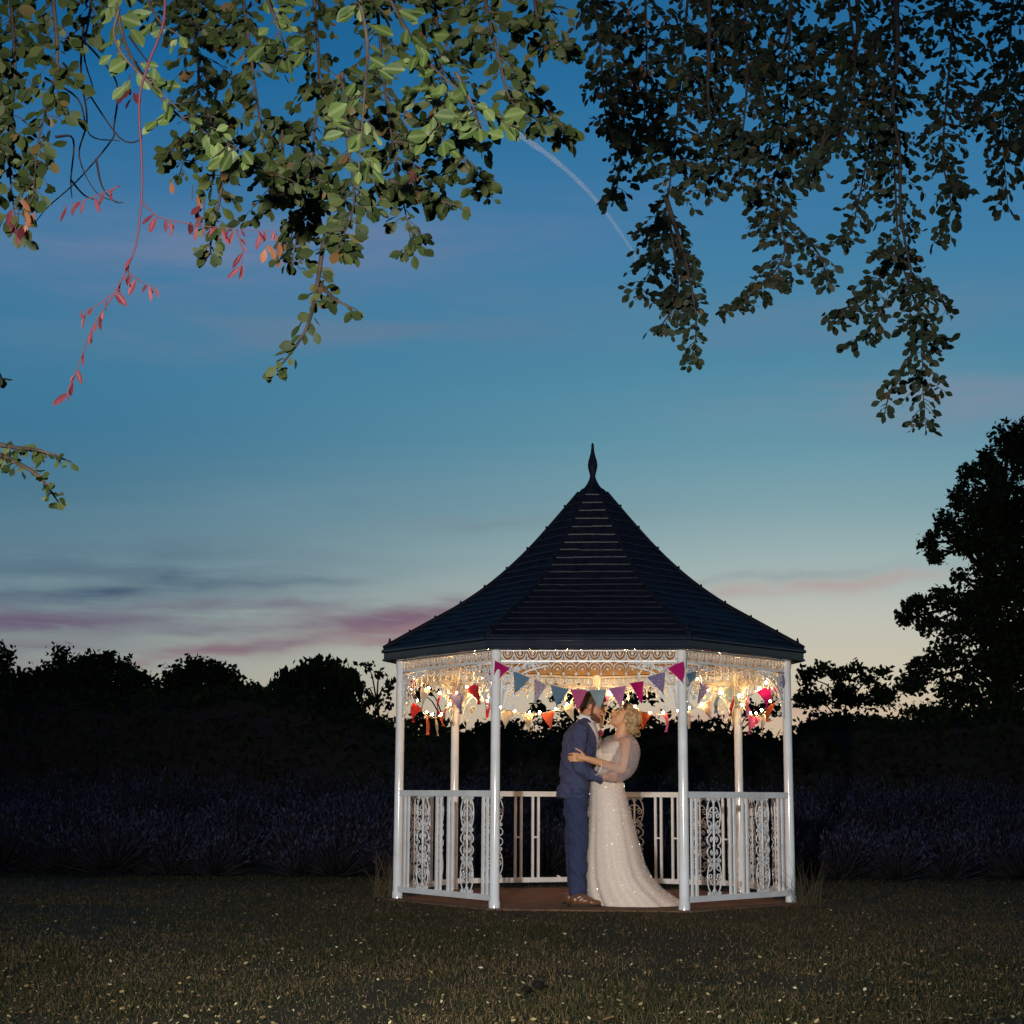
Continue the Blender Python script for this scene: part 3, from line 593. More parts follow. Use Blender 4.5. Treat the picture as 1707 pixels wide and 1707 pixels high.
for k in range(7):
    c, rz = bay_frame(k); fz = link('frieze', fbar, gaz, c + Vector((0, 0, 2.072)), (0, 0, rz))
    for i in range(NS): link('scallop', scal, fz, (-(L - .09) / 2 + (i + .5) * su_, 0, -.012))
    for i in range(2, NS - 2): link('pendant_arch', arch, fz, (-(L - .09) / 2 + (i + .5) * su_, 0, -.097))
    link('bracket', brk, fz, (-(L / 2) + .038, 0, -.1)); link('bracket', brk, fz, (L / 2 - .038, 0, -.1), scale=(-1, 1, 1))
# roof
roof = empty('roof', (0, 0, 0), 0, gaz)
PROF = [(1.895, 2.165), (1.78, 2.235), (1.51, 2.392), (1.20, 2.575), (.909, 2.79), (.636, 3.045), (.40, 3.31), (.095, 3.68)]
pc = catmull([Vector((r, 0, z)) for r, z in PROF], 12); acc = [0]
for i in range(1, len(pc)): acc.append(acc[-1] + (pc[i] - pc[i - 1]).length)
def prof_at(s):
    s = max(0, min(acc[-1], s)); i = max(j for j in range(len(acc)) if acc[j] <= s + 1e-9); i = min(i, len(acc) - 2); t = (s - acc[i]) / (acc[i + 1] - acc[i]); p = pc[i].lerp(pc[i + 1], t); return p.x, p.z
NC = 22; cl = acc[-1] / NC; rr = random.Random(3)
for k in range(7):
    ca, cb = gv(k, 1.0), gv((k + 1) % 7, 1.0); nout = ((ca + cb) / 2).normalized()
    for j in range(NC):
        r0, z0 = prof_at(j * cl); r1, z1 = prof_at((j + 1) * cl + .02); wdt = (ca - cb).length * r0
        nt = max(2, int(round(wdt / .17))); mb = MB(); sl = Vector((0, 0, z1 - z0)) + nout * (r1 - r0) * math.cos(SEG / 2); nrm = Vector((0, 0, 1)) * 1.0; tdir = (cb - ca).normalized(); nrm = sl.normalized().cross(tdir); nrm = nrm if nrm.dot(nout) > 0 else -nrm
        for i in range(nt):
            t0, t1 = i / nt, (i + 1) / nt; g = 0.0
            a0, b0 = ca.lerp(cb, t0 + g) * r0, ca.lerp(cb, t1 - g) * r0; a1, b1 = ca.lerp(cb, t0 + g) * r1, ca.lerp(cb, t1 - g) * r1
            la = rr.uniform(.012, .02); lb = la + rr.uniform(-.003, .003); dn = -sl.normalized() * rr.uniform(0, .003)
            q = [a0 + Vector((0, 0, z0)) + dn, b0 + Vector((0, 0, z0)) + dn, b1 + Vector((0, 0, z1)), a1 + Vector((0, 0, z1))]
            o_ = [q[0] + nrm * la, q[1] + nrm * lb, q[2] + nrm * .005, q[3] + nrm * .005]
            e_ = sl.normalized() * .006; c1 = [q[0] + nrm * (la - .006), q[1] + nrm * (lb - .006)]; o_[0] = o_[0] + e_; o_[1] = o_[1] + e_
            mb.add(q + o_ + c1, [(4, 5, 6, 7), (8, 9, 5, 4), (0, 1, 9, 8), (0, 3, 2, 1), (1, 2, 6, 5, 9), (0, 8, 4, 7, 3)])
        o_tc = mb.build('tile_course', SLATE, roof); o_tc.data.materials.append(SLATE_EDGE)
        for i in range(nt): o_tc.data.polygons[i * 6 + 1].material_index = 1
    # hip cap with its fixings
    hd = gv(k, 1.0); hp = [prof_at(acc[-1] * .975 * i / 26) for i in range(27)]; mb = MB()
    mb.tube([hd * r + Vector((0, 0, z + .012)) for r, z in hp], [.026 - .012 * i / 26 for i in range(27)], 6)
    for i in range(1, 9): r, z = prof_at(acc[-1] * (i / 9.0)); mb.ell(hd * r + Vector((0, 0, z + .04)), (.011, .011, .014), 6, 4)
    r, z = prof_at(.06); mb.tube([hd * r + Vector((0, 0, z + .02)), hd * r + Vector((0, 0, z + .075))], [.02, .006], 6)
    mb.build('hip_cap', SLATE, roof, smooth=True)
    # fascia board and gutter lip
    a, b = gv(k, 1.895), gv((k + 1) % 7, 1.895); ai, bi = gv(k, 1.85), gv((k + 1) % 7, 1.85); mb = MB()
    def quadbar(z0, z1, ro, ri):
        P = [gv(k, ro, z0), gv((k + 1) % 7, ro, z0), gv((k + 1) % 7, ri, z0), gv(k, ri, z0), gv(k, ro, z1), gv((k + 1) % 7, ro, z1), gv((k + 1) % 7, ri, z1), gv(k, ri, z1)]
        mb.add(P, [(0, 1, 5, 4), (1, 2, 6, 5), (2, 3, 7, 6), (3, 0, 4, 7), (4, 5, 6, 7), (3, 2, 1, 0)])
    quadbar(EAVE_Z, 2.15, 1.895, 1.85); mb.tube([gv(k, 1.905, 2.152), gv((k + 1) % 7, 1.905, 2.152)], .016, 8); mb.tube([gv(k, 1.9, 2.075), gv((k + 1) % 7, 1.9, 2.075)], .01, 6)
    mb.build('fascia_board', FASCIA, roof)
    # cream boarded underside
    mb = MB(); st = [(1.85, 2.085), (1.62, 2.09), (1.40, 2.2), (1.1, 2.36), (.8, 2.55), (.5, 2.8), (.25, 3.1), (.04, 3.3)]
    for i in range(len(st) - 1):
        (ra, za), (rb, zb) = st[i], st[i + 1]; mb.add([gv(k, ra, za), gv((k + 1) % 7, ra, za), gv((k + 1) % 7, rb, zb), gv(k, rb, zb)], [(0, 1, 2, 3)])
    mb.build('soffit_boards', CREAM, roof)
mb = MB(); mb.lathe([(.125, 3.64), (.122, 3.66), (.095, 3.68), (.07, 3.705), (.05, 3.735), (.034, 3.77), (.025, 3.80), (.03, 3.83), (.041, 3.87), (.045, 3.905), (.04, 3.945), (.028, 3.985), (.019, 4.02), (.014, 4.06), (.012, 4.1), (.003, 4.118)], 14)
mb.build('finial', SLATE, gaz, smooth=True)

# ================================================================== BUNTING AND FAIRY LIGHTS
def pennant_mesh(m, w=.138, h=.17, curl=0.0):
    mb = MB(); V = []; F = []; n = 5
    for i in range(n + 1):
        t = i / n; z = -h * t; ww = w / 2 * (1 - t)
        for u in (-1, 0, 1): V.append((u * ww, curl * math.sin(t * 2.2 + u * .8) * .045 + .012 * math.sin(u * 3 + t * 4), z))
    for i in range(n):
        for u in range(2): F.append((i * 3 + u, i * 3 + u + 1, (i + 1) * 3 + u + 1, (i + 1) * 3 + u))
    mb.add(V, F); return mb.mesh('pennant', FL[m], smooth=True)
PEN = {(m, c): None for m in FL for c in (0, 1, 2)}
def pen(m, c):
    if PEN[(m, c)] is None: PEN[(m, c)] = pennant_mesh(m, curl=(-.8, .3, 1.0)[c])
    return PEN[(m, c)]
def bunting(k, cols, sag, label, z0=2.0, off=.03):
    a, b = gv(k, GR - off, z0), gv((k + 1) % 7, GR - off, z0); c = (a + b) / 2; d = (b - a).normalized(); rz = math.atan2(d.y, d.x)
    wm = Matrix.Translation((GX, GY, 0)) @ Matrix.Rotation(GROT, 4, 'Z'); root = empty('bunting', wm @ c, rz + GROT)
    tag(root, label, 'bunting', 'strings of pennants round the gazebo'); h = (b - a).length / 2
    pt = lambda t: Vector(((t * 2 - 1) * h, 0, -sag * (1 - (t * 2 - 1) ** 2)))
    mb = MB(); mb.tube([pt(i / 24) for i in range(25)], .005, 4, flat=.5); mb.build('tape', CORD, root)
    n = len(cols)
    for i, m in enumerate(cols):
        t = (i + .5) / n; p = pt(t); sl = math.atan2(-sag * -(4 * (t * 2 - 1)) , 2 * h); tw = rr.gauss(0, .35)
        link('pennant', pen(m, rr.randrange(3)), root, p + Vector((0, -.004, -.003)), (rr.gauss(0, .12), -sl * .8, tw * .6))
    return root
def lights(k, n, sag, label, z0=1.97, off=.05, jit=.03, seed=0):
    q = random.Random(seed + k); a, b = gv(k, GR - off, z0), gv((k + 1) % 7, GR - off, z0); c = (a + b) / 2; d = (b - a).normalized(); rz = math.atan2(d.y, d.x)
    wm = Matrix.Translation((GX, GY, 0)) @ Matrix.Rotation(GROT, 4, 'Z'); root = empty('fairy_lights', wm @ c, rz + GROT)
    tag(root, label, 'string lights', 'fairy lights round the gazebo'); h = (b - a).length / 2
    pts = [Vector(((i / 30 * 2 - 1) * h, q.gauss(0, .006), -sag * (1 - (i / 30 * 2 - 1) ** 2) + q.gauss(0, .008))) for i in range(31)]
    mb = MB(); mb.tube(pts, .0035, 4); mb.build('cable', WIRE, root)
    for i in range(n):
        t = .06 + .88 * (i + .3 + .4 * q.random()) / n; j = min(29, int(t * 30)); p = pts[j].lerp(pts[j + 1], t * 30 - j)
        link('bulb', BULBM, root, p + Vector((q.gauss(0, .008), q.gauss(0, .012), .012 + q.random() * .012)))
mb = MB(); mb.ell((0, 0, 0), (.0088, .0088, .011), 6, 4); BULBM = mb.mesh('bulb', BULB, smooth=True)
bunting(6, ['magenta', 'blue', 'floral', 'blue', 'rose', 'sky', 'lilac', 'magenta', 'violet', 'magenta'], .255, 'bunting of pink, blue and floral pennants across the open front', off=-.05)
bunting(5, ['red', 'cream', 'red', 'violet', 'red', 'magenta'], .26, 'bunting of red pennants above the left front railing')
bunting(4, ['orange', 'orange', 'cream', 'orange', 'red', 'cream'], .40, 'bunting of coral and cream pennants between the two left back posts')
bunting(3, ['sky', 'cream', 'orange', 'cream', 'cream', 'red', 'cream'], .31, 'bunting behind the groom with coral and cream pennants')
bunting(2, ['sky', 'floral', 'cream', 'rose', 'orange', 'sky', 'rose'], .31, 'bunting behind the bride with coral and grey pennants')
bunting(1, ['rose', 'orange', 'cream', 'rose', 'red', 'sky'], .38, 'bunting of rose and coral pennants between the two right back posts')
bunting(0, ['blue', 'violet', 'blue', 'red', 'lilac', 'magenta', 'violet'], .27, 'bunting of blue, lilac and magenta pennants above the right front railing')
lights(5, 6, .24, 'fairy lights above the left front railing')
lights(4, 7, .36, 'fairy lights between the two left back posts')
lights(3, 9, .28, 'fairy lights behind the groom')
lights(2, 9, .28, 'fairy lights behind the bride')
lights(1, 7, .34, 'fairy lights between the two right back posts')
lights(0, 6, .25, 'fairy lights above the right front railing')

# ================================================================== THE COUPLE
def blob(name, mb, voxel, matl, parent=None, smooth=4, loc=None):
    me = mb.mesh(name + '_raw'); o = link('tmp', me)
    rm = o.modifiers.new('r', 'REMESH'); rm.mode = 'VOXEL'; rm.voxel_size = voxel
    sm = o.modifiers.new('s', 'SMOOTH'); sm.iterations = smooth; sm.factor = .5
    dg = bpy.context.evaluated_depsgraph_get(); ev = o.evaluated_get(dg); nm = bpy.data.meshes.new_from_object(ev); nm.name = name
    bpy.data.objects.remove(o); nm.materials.clear(); nm.materials.append(matl); nm.polygons.foreach_set('use_smooth', [True] * len(nm.polygons))
    return link(name, nm, parent, loc)
def crumple(o, amp, sc, seed):
    me = o.data; n = len(me.vertices); co = np.empty(n * 3, np.float32); me.vertices.foreach_get('co', co); co = co.reshape(-1, 3); nr = np.empty(n * 3, np.float32); me.vertex_normals.foreach_get('vector', nr); nr = nr.reshape(-1, 3)
    h = np.array([noise.fractal(Vector((c[0] * sc + seed * 9, c[1] * sc, c[2] * sc * 1.5 + c[0] * sc * .9)), 1.0, 2.0, 3) for c in co]); ridge = 1 - np.abs(h) * 2.2
    me.vertices.foreach_set('co', (co + nr * (amp * (ridge - .6))[:, None]).ravel()); me.update(); return o
def loft(mb, rings, n=24):
    """rings: (x, y, z, rx, ry) -> closed lofted tube"""
    V = []; F = []
    for (x, y, z, rx, ry) in rings:
        for k in range(n): a = 2 * math.pi * k / n; V.append((x + rx * math.cos(a), y + ry * math.sin(a), z))
    for i in range(len(rings) - 1):
        for k in range(n): k2 = (k + 1) % n; F.append((i * n + k, i * n + k2, (i + 1) * n + k2, (i + 1) * n + k))
    F.append(tuple(range(n - 1, -1, -1))); F.append(tuple((len(rings) - 1) * n + k for k in range(n))); mb.add(V, F)
def interp(rings, z):
    for a, b in zip(rings, rings[1:]):
        if a[2] <= z <= b[2]: t = (z - a[2]) / (b[2] - a[2]); return [p + (q - p) * t for p, q in zip(a, b)]
    return list(rings[0] if z < rings[0][2] else rings[-1])
def sample(rings, z, ang, off=0):
    x, y, _, rx, ry = interp(rings, z); return Vector((x + (rx + off) * math.cos(ang), y + (ry + off) * math.sin(ang), z))
def finger(mb, pts, r=.0085):
    mb.chain(pts, [r, r * .95, r * .85, r * .7][:len(pts)], 8)
PX0, PY0 = 965, 1505
base = at(965, 1500, 14.35); base.z = .012
COUPLE = Vector((base.x, 14.35, .012))
# ---------------- groom (faces right, bends his head to the bride)
JR = [(-.045, 0, .865, .142, .205), (-.04, 0, .93, .143, .2), (-.03, 0, 1.02, .138, .188), (-.02, 0, 1.12, .135, .178), (-.003, 0, 1.22, .145, .19), (.012, 0, 1.32, .152, .205), (.02, 0, 1.4, .14, .208), (.032, 0, 1.455, .11, .175), (.05, 0, 1.5, .075, .11), (.062, 0, 1.53, .058, .065)]
HC = Vector((.117, -.005, 1.624)); HROT = Matrix.Rotation(R_(-14), 3, 'Z') @ Matrix.Rotation(R_(17), 3, 'Y')
def hp(x, y, z): return HC + HROT @ Vector((x, y, z))
def head(mb, fn, rot, s=1.0):
    E_ = lambda c, r: mb.ell(fn(*[v * s for v in c]), [v * s for v in r], 16, 11, rot)
    E_((-.012, 0, .035), (.1, .076, .092)); E_((.03, 0, -.02), (.068, .062, .092)); E_((.045, 0, -.078), (.042, .046, .036)); E_((.07, 0, -.098), (.02, .022, .018))
    E_((.075, 0, .025), (.024, .05, .014)); E_((.055, .035, -.03), (.03, .022, .03)); E_((.055, -.035, -.03), (.03, .022, .03))
    mb.cap(fn(.094 * s, 0, .012 * s), .009 * s, fn(.118 * s, 0, -.034 * s), .0135 * s, 10); E_((.1, .012, -.038), (.012, .009, .009)); E_((.1, -.012, -.038), (.012, .009, .009))
    E_((.09, 0, -.062), (.014, .024, .007)); E_((.088, 0, -.074), (.014, .022, .008))
    for sd in (-1, 1): E_((-.008, sd * .078, -.008), (.02, .008, .033)); E_((-.004, sd * .08, -.022), (.012, .008, .016))
mb = MB(); head(mb, hp, HROT)
mb.chain([hp(-.02, 0, -.06), (.045, 0, 1.48)], [.058, .062]); loft(mb, [(r[0], r[1], r[2], r[3] * .86, r[4] * .86) for r in JR])
for sd in (-1, 1): mb.chain([(-.03, sd * .095, .95), (-.025, sd * .1, .5), (-.02, sd * .1, .1)], [.07, .048, .04])
GA = [(.0, -.205, 1.415), (-.005, -.255, 1.12), (.165, -.215, 1.03)]; GA2 = [(.03, .2, 1.415), (.15, .27, 1.17), (.37, .15, 1.1)]
mb.chain(GA, [.05, .042, .03]); mb.chain(GA2, [.05, .042, .03])
# near hand rests on her waist under the sheer sleeve
w0 = Vector(GA[2]); mb.cap(w0, .026, w0 + Vector((.075, -.005, .012)), .03)
for i in range(4): finger(mb, [w0 + Vector((.085, -.012, .04 - i * .02)), w0 + Vector((.125, -.012, .046 - i * .021)), w0 + Vector((.155, .0, .048 - i * .022))])
finger(mb, [w0 + Vector((.03, -.02, .03)), w0 + Vector((.06, -.03, .058)), w0 + Vector((.09, -.03, .07))], .0095)
w1 = Vector(GA2[2]); mb.cap(w1, .026, w1 + Vector((.03, -.07, -.01)), .03)
for i in range(4): finger(mb, [w1 + Vector((.035, -.08, .03 - i * .02)), w1 + Vector((.035, -.115, .032 - i * .021)), w1 + Vector((.015, -.145, .033 - i * .021))])
finger(mb, [w1 + Vector((.02, -.03, .025)), w1 + Vector((.035, -.06, .055)), w1 + Vector((.03, -.09, .062))], .0095)
groom = blob('person', mb, .0055, SKIN_G, loc=COUPLE)
tag(groom, 'person in a navy suit and brown shoes bending to kiss the person in white', 'person')
mb = MB(); loft(mb, JR)
mb.chain([GA[0], (-.01, -.245, 1.27), GA[1]], [.074, .066, .058]); mb.chain([GA[1], (.075, -.245, 1.065), (.155, -.22, 1.03)], [.058, .05, .043])
mb.chain([GA2[0], GA2[1], (.35, .16, 1.105)], [.072, .056, .042]); mb.ell((.0, -.17, 1.43), (.075, .075, .06)); mb.ell((.02, .17, 1.43), (.075, .075, .06))
crumple(blob('jacket', mb, .009, SUIT, groom, 3), .014, 7, 1)
mb = MB(); FA = -.42       # front of the chest turned a little to the camera
def patch(mb, rows, off, n=4):
    V = []; F = []
    for (z, a0, a1) in rows:
        for i in range(n + 1): V.append(sample(JR, z, a0 + (a1 - a0) * i / n, off))
    for j in range(len(rows) - 1):
        for i in range(n): F.append((j * (n + 1) + i, j * (n + 1) + i + 1, (j + 1) * (n + 1) + i + 1, (j + 1) * (n + 1) + i))
    mb.add(V, F)
mb = MB(); patch(mb, [(1.2, FA - .03, FA + .03), (1.28, FA - .13, FA + .13), (1.36, FA - .26, FA + .26), (1.43, FA - .5, FA + .5), (1.49, FA - .9, FA + .9)], .007); mb.build('shirt', SHIRT, groom, smooth=True)
mb = MB(); patch(mb, [(1.19, FA - .02, FA + .02), (1.25, FA - .1, FA + .1), (1.34, FA - .1, FA + .1), (1.43, FA - .1, FA + .1), (1.485, FA - .2, FA + .2), (1.505, FA - .3, FA + .3)], .014); mb.build('tie', TIE, groom, smooth=True)
for sd in (-1, 1):
    mb = MB(); patch(mb, [(1.19, FA + sd * .02, FA + sd * .08), (1.28, FA + sd * .12, FA + sd * .38), (1.36, FA + sd * .25, FA + sd * .62), (1.4, FA + sd * .4, FA + sd * .72), (1.45, FA + sd * .62, FA + sd * .85), (1.5, FA + sd * 1.0, FA + sd * 1.35)], .012); mb.build('lapel', SUIT, groom, smooth=True)
mb = MB(); nb = Vector((.058, 0, 1.5)); V = []; n = 24
for z, r, dx in ((0, .07, 0), (.03, .066, .008), (.058, .063, .016), (.05, .07, .018)):
    for k in range(n): a = 2 * math.pi * k / n; V.append(nb + Vector((dx + r * math.cos(a), r * 1.02 * math.sin(a), z - .018 * math.cos(a - FA))))
mb.add(V, [(j * n + k, j * n + (k + 1) % n, (j + 1) * n + (k + 1) % n, (j + 1) * n + k) for j in range(3) for k in range(n)]); mb.build('collar', SHIRT, groom, smooth=True)
mb = MB(); mb.ell((-.035, 0, .93), (.125, .17, .12))
for sd in (-1, 1): mb.chain([(-.03, sd * .09, .92), (-.02 - sd * .01, sd * .1, .5), (-.018, -.145 if sd < 0 else .1, .085)], [.108, .085, .072])
for sd, ay_ in ((-1, -.145), (1, .1)): mb.ell((-.012, ay_, .07), (.078, .07, .03))
crumple(blob('trousers', mb, .009, TROUS, groom, 3), .012, 6, 2)
for sd, dx in ((-1, .005), (1, -.03)):
    c = Vector((dx, -.19 if sd < 0 else .105, 0)); sh = MB()
    sh.ell(c + Vector((-.04, 0, .05)), (.055, .042, .05)); sh.ell(c + Vector((.04, 0, .042)), (.08, .044, .04)); sh.ell(c + Vector((.11, .0, .028)), (.065, .043, .028)); sh.ell(c + Vector((0, 0, .075)), (.05, .04, .03))
    o = blob('shoe', sh, .007, SHOE, groom, 3); s2 = MB(); V = []
    for k in range(20): a = 2 * math.pi * k / 20; V.append(c + Vector((.035 + .14 * math.cos(a), (.043 if math.cos(a) > -.5 else .036) * math.sin(a), .001)))
    s2.add(V + [v + Vector((0, 0, .014)) for v in V], [tuple(range(19, -1, -1)), tuple(range(20, 40))] + [(k, (k + 1) % 20, 20 + (k + 1) % 20, 20 + k) for k in range(20)]); s2.build('sole', SOLE, o)
mb = MB()
for c, r in (((-.03, 0, .045), (.096, .08, .082)), ((.03, 0, .09), (.064, .06, .032)), ((.06, 0, .086), (.032, .048, .026)), ((-.07, 0, .0), (.05, .066, .075)), ((-.03, .062, .03), (.055, .022, .06)), ((-.03, -.062, .03), (.055, .022, .06)), ((.022, .07, .03), (.012, .01, .035)), ((.022, -.07, .03), (.012, .01, .035))): mb.ell(hp(*c), r, 16, 11, HROT)
hair = blob('hair', mb, .006, HAIR_G, groom, 3)
mb = MB()
for c, r in (((.048, 0, -.085), (.048, .052, .036)), ((.035, -.046, -.075), (.035, .018, .034)), ((.035, .046, -.075), (.035, .018, .034)), ((.018, -.064, -.03), (.01, .009, .034)), ((.018, .064, -.03), (.01, .009, .034)), ((.088, 0, -.052), (.018, .03, .008)), ((.078, 0, -.1), (.022, .026, .022))): mb.ell(hp(*c), r, 14, 9, HROT)
blob('beard', mb, .005, BEARD, groom, 2)
for sd in (-1, 1):
    mb = MB(); mb.tube([hp(.062, sd * .052, .03), hp(.085, sd * .038, .04), hp(.096, sd * .016, .034)], [.003, .0055, .004], 6); mb.build('eyebrow', HAIR_G, groom, smooth=True)
    mb = MB(); mb.tube([hp(.07, sd * .047, .006), hp(.084, sd * .034, .002), hp(.088, sd * .022, .004)], [.0015, .003, .0015], 5); mb.build('eyelashes', HAIR_G, groom)
bt = MB(); bc = sample(JR, 1.405, FA + .62, .03)
for i in range(9): a = i * 2.4; bt.ell(bc + Vector((.014 * math.cos(a), -.01 + .012 * math.sin(a * 1.3), .016 * math.sin(a))), (.013, .013, .013), 8, 6)
bo = bt.build('buttonhole_flower', ROSE, groom, smooth=True); bt = MB()
for i in range(4): bt.tube([bc, bc + Vector((.02 * (i - 1.5) * .6, -.01, -.04 - .01 * i))], [.004, .002], 5)
bt.build('sprig', GREEN, bo)
# ---------------- bride (faces left, head thrown back)
BR = [(.235, 0, .98, .12, .135), (.235, 0, 1.02, .108, .122), (.248, 0, 1.08, .112, .125), (.262, 0, 1.15, .122, .14), (.275, -.0, 1.22, .135, .155), (.3, 0, 1.29, .115, .165), (.325, 0, 1.335, .085, .155), (.34, 0, 1.365, .055, .085)]
BC = Vector((.385, -.01, 1.522)); BROT = Matrix.Rotation(R_(180 + 6), 3, 'Z') @ Matrix.Rotation(R_(-40), 3, 'Y')
def bp_(x, y, z): return BC + BROT @ Vector((x, y, z))
BA = [(.385, -.165, 1.325), (.35, -.235, 1.1), (.055, -.325, 1.185)]; BA2 = [(.31, .16, 1.33), (.185, .23, 1.16), (.02, .235, 1.26)]
mb = MB(); head(mb, bp_, BROT, .93); mb.chain([bp_(-.03, 0, -.05), (.335, 0, 1.34)], [.047, .052])
loft(mb, [(r[0], r[1], r[2], r[3] * .93, r[4] * .93) for r in BR]); loft(mb, [(.3, 0, .1, .09, .1), (.27, 0, .6, .1, .12), (.24, 0, .9, .1, .13), (.235, 0, .99, .1, .115)])
mb.ell((.365, -.14, 1.325), (.045, .05, .045)); mb.ell((.325, .14, 1.325), (.045, .05, .045))
mb.chain(BA, [.042, .038, .026]); mb.chain(BA2, [.042, .036, .026])
w = Vector(BA[2]); mb.cap(w, .024, w + Vector((-.06, .004, .012)), .03); mb.ell(w + Vector((-.05, .004, .01)), (.04, .018, .036))
for i, (dz, ln) in enumerate(((.036, .1), (.014, .108), (-.008, .104), (-.028, .088))):
    b0 = w + Vector((-.072, .004, .008 + dz * .9)); k1 = b0 + Vector((-ln * .42, .004, .004 if i == 0 else 0)); finger(mb, [b0, k1, k1 + Vector((-ln * .26, .022, -.004)), k1 + Vector((-ln * .36, .045, -.006))])
finger(mb, [w + Vector((-.025, -.012, .03)), w + Vector((-.055, -.018, .062)), w + Vector((-.095, -.008, .082))], .009)
w2 = Vector(BA2[2]); mb.cap(w2, .024, w2 + Vector((-.05, -.01, .03)), .028)
for i in range(4): b0 = w2 + Vector((-.055, -.01, .055 - i * .018)); finger(mb, [b0, b0 + Vector((-.035, -.01, .012)), b0 + Vector((-.06, -.02, .012))])
finger(mb, [w2 + Vector((-.01, -.01, .03)), w2 + Vector((-.02, -.02, .06)), w2 + Vector((-.04, -.025, .08))], .009)
bride = blob('person', mb, .0055, SKIN_B, loc=COUPLE)
tag(bride, 'person in a long ivory dress with blonde hair, head thrown back', 'person')
mb = MB(); loft(mb, BR[:-1]); mb.ell((.205, -.055, 1.225), (.07, .065, .06)); mb.ell((.205, .055, 1.225), (.07, .065, .06))
blob('bodice', mb, .008, BODICE, bride, 3)
mb = MB(); V = []; n = 24; YR = [(1.235, .01), (1.29, .01), (1.335, .008), (1.372, .006), (1.395, .004)]
for z, o_ in YR:
    for i in range(n): V.append(sample(BR, min(z, 1.365), 2 * math.pi * i / n, o_ - max(0, z - 1.365) * .3) + Vector((0, 0, max(0, z - 1.365))))
mb.add(V, [(j * n + i, j * n + (i + 1) % n, (j + 1) * n + (i + 1) % n, (j + 1) * n + i) for j in range(len(YR) - 1) for i in range(n)]); mb.build('yoke', SHEERM, bride, smooth=True)
# mottled maroon patch over the back of the waist
mb = MB(); V = []; n = 14
for z, o_ in ((1.0, .012), (1.04, .014), (1.09, .014), (1.13, .006)):
    for i in range(n + 1): V.append(sample(BR, z, R_(-100 + 200 * i / n), o_))
mb.add(V, [(j * (n + 1) + i, j * (n + 1) + i + 1, (j + 1) * (n + 1) + i + 1, (j + 1) * (n + 1) + i) for j in range(3) for i in range(n)]); mb.build('maroon_patch', MAROON, bride, smooth=True)
def sleeve(path, rad, parent):
    P = catmull(path, 5); rs = catmull([Vector((r, 0, 0)) for r in rad], 5); mb = MB(); n = 26; V = []; F = []
    tn = Vector((0, 1, 0))
    for i, p in enumerate(P):
        t = (P[min(i + 1, len(P) - 1)] - P[max(i - 1, 0)]).normalized(); tn = (tn - t * tn.dot(t)).normalized(); b = t.cross(tn)
        for k in range(n): a = 2 * math.pi * k / n; rr_ = rs[i].x * (1 + .05 * math.sin(a * 7 + i * .3) + .03 * math.sin(a * 11 - i * .5)); V.append(p + (tn * math.cos(a) + b * math.sin(a)) * rr_)
    for i in range(len(P) - 1):
        for k in range(n): k2 = (k + 1) % n; F.append((i * n + k, i * n + k2, (i + 1) * n + k2, (i + 1) * n + k))
    mb.add(V, F); o = mb.build('sleeve', SHEERM, parent, smooth=True)
    cf = MB(); cf.tube([V[(len(P) - 1) * n + k] for k in range(n)] + [V[(len(P) - 1) * n]], .0035, 5); cf.build('cuff_edge', DRESS, o)
sleeve([(.365, -.12, 1.352), (.405, -.185, 1.30), (.385, -.225, 1.19), (.325, -.235, 1.1), (.235, -.265, 1.085), (.15, -.29, 1.112)], [.045, .082, .105, .1, .082, .06], bride)
sleeve([(.315, .1, 1.35), (.27, .18, 1.31), (.21, .225, 1.2), (.15, .235, 1.17), (.08, .237, 1.2)], [.045, .078, .09, .08, .05], bride)
# skirt with train
SK = [(1.012, .104, .358, .125), (.985, .098, .368, .14), (.94, .096, .372, .17), (.81, .09, .405, .205), (.68, .082, .438, .23), (.485, .066, .488, .262), (.33, .06, .528, .285), (.225, .058, .58, .3), (.13, .064, .668, .315), (.06, .075, .765, .325), (.022, .085, .825, .33), (.004, .09, .845, .332)]
n = 84; V = []; F = []
for j, (z, xl, xr, ry) in enumerate(SK):
    q = 1 - z; cx, rx = (xl + xr) / 2, (xr - xl) / 2
    for k in range(n):
        a = 2 * math.pi * k / n; ca, sa = math.cos(a), math.sin(a)
        f = 1 + (.012 + .05 * max(0, q) ** 1.5) * (math.sin(a * 9 + .7 * math.sin(a * 2) + q * .8) * .6 + .4 * math.sin(a * 17 + 2 + math.sin(a * 5)))
        # the train trails to the right: depth shrinks where the tail runs out
        tail = max(0, (ca * rx) - .32) if z < .25 else 0
        V.append((cx + rx * ca * (f if ca < .5 else 1 + (f - 1) * .5), ry * sa * f * (1 - min(.55, tail * 1.3)), max(.004, z + (.0 if z > .1 else .012 * math.sin(a * 13 + j) * (z / .1)))))
for j in range(len(SK) - 1):
    for k in range(n): k2 = (k + 1) % n; F.append((j * n + k, (j + 1) * n + k, (j + 1) * n + k2, j * n + k2))
V = [tuple(Vector(p) + Vector((0, 0, .018 * max(0, noise.noise(Vector((p[0] * 14, p[1] * 14, 1)))) if p[2] < .14 and p[2] > .01 else 0))) for p in V]
mb = MB(); mb.add(V, F); skirt = mb.build('skirt', DRESS, bride, smooth=True)
V2 = []
for j, (z, xl, xr, ry) in enumerate(SK):
    q_ = 1 - z
    for k in range(n):
        a = 2 * math.pi * k / n; p = Vector(V[j * n + k]); o_ = Vector((math.cos(a), math.sin(a), 0)); V2.append(p + o_ * (.008 + .022 * max(0, q_) * (.5 + .5 * math.sin(a * 14 + 1.3 * math.sin(a * 3) + q_ * 1.5))) + Vector((0, 0, .004 if z < .05 else 0)))
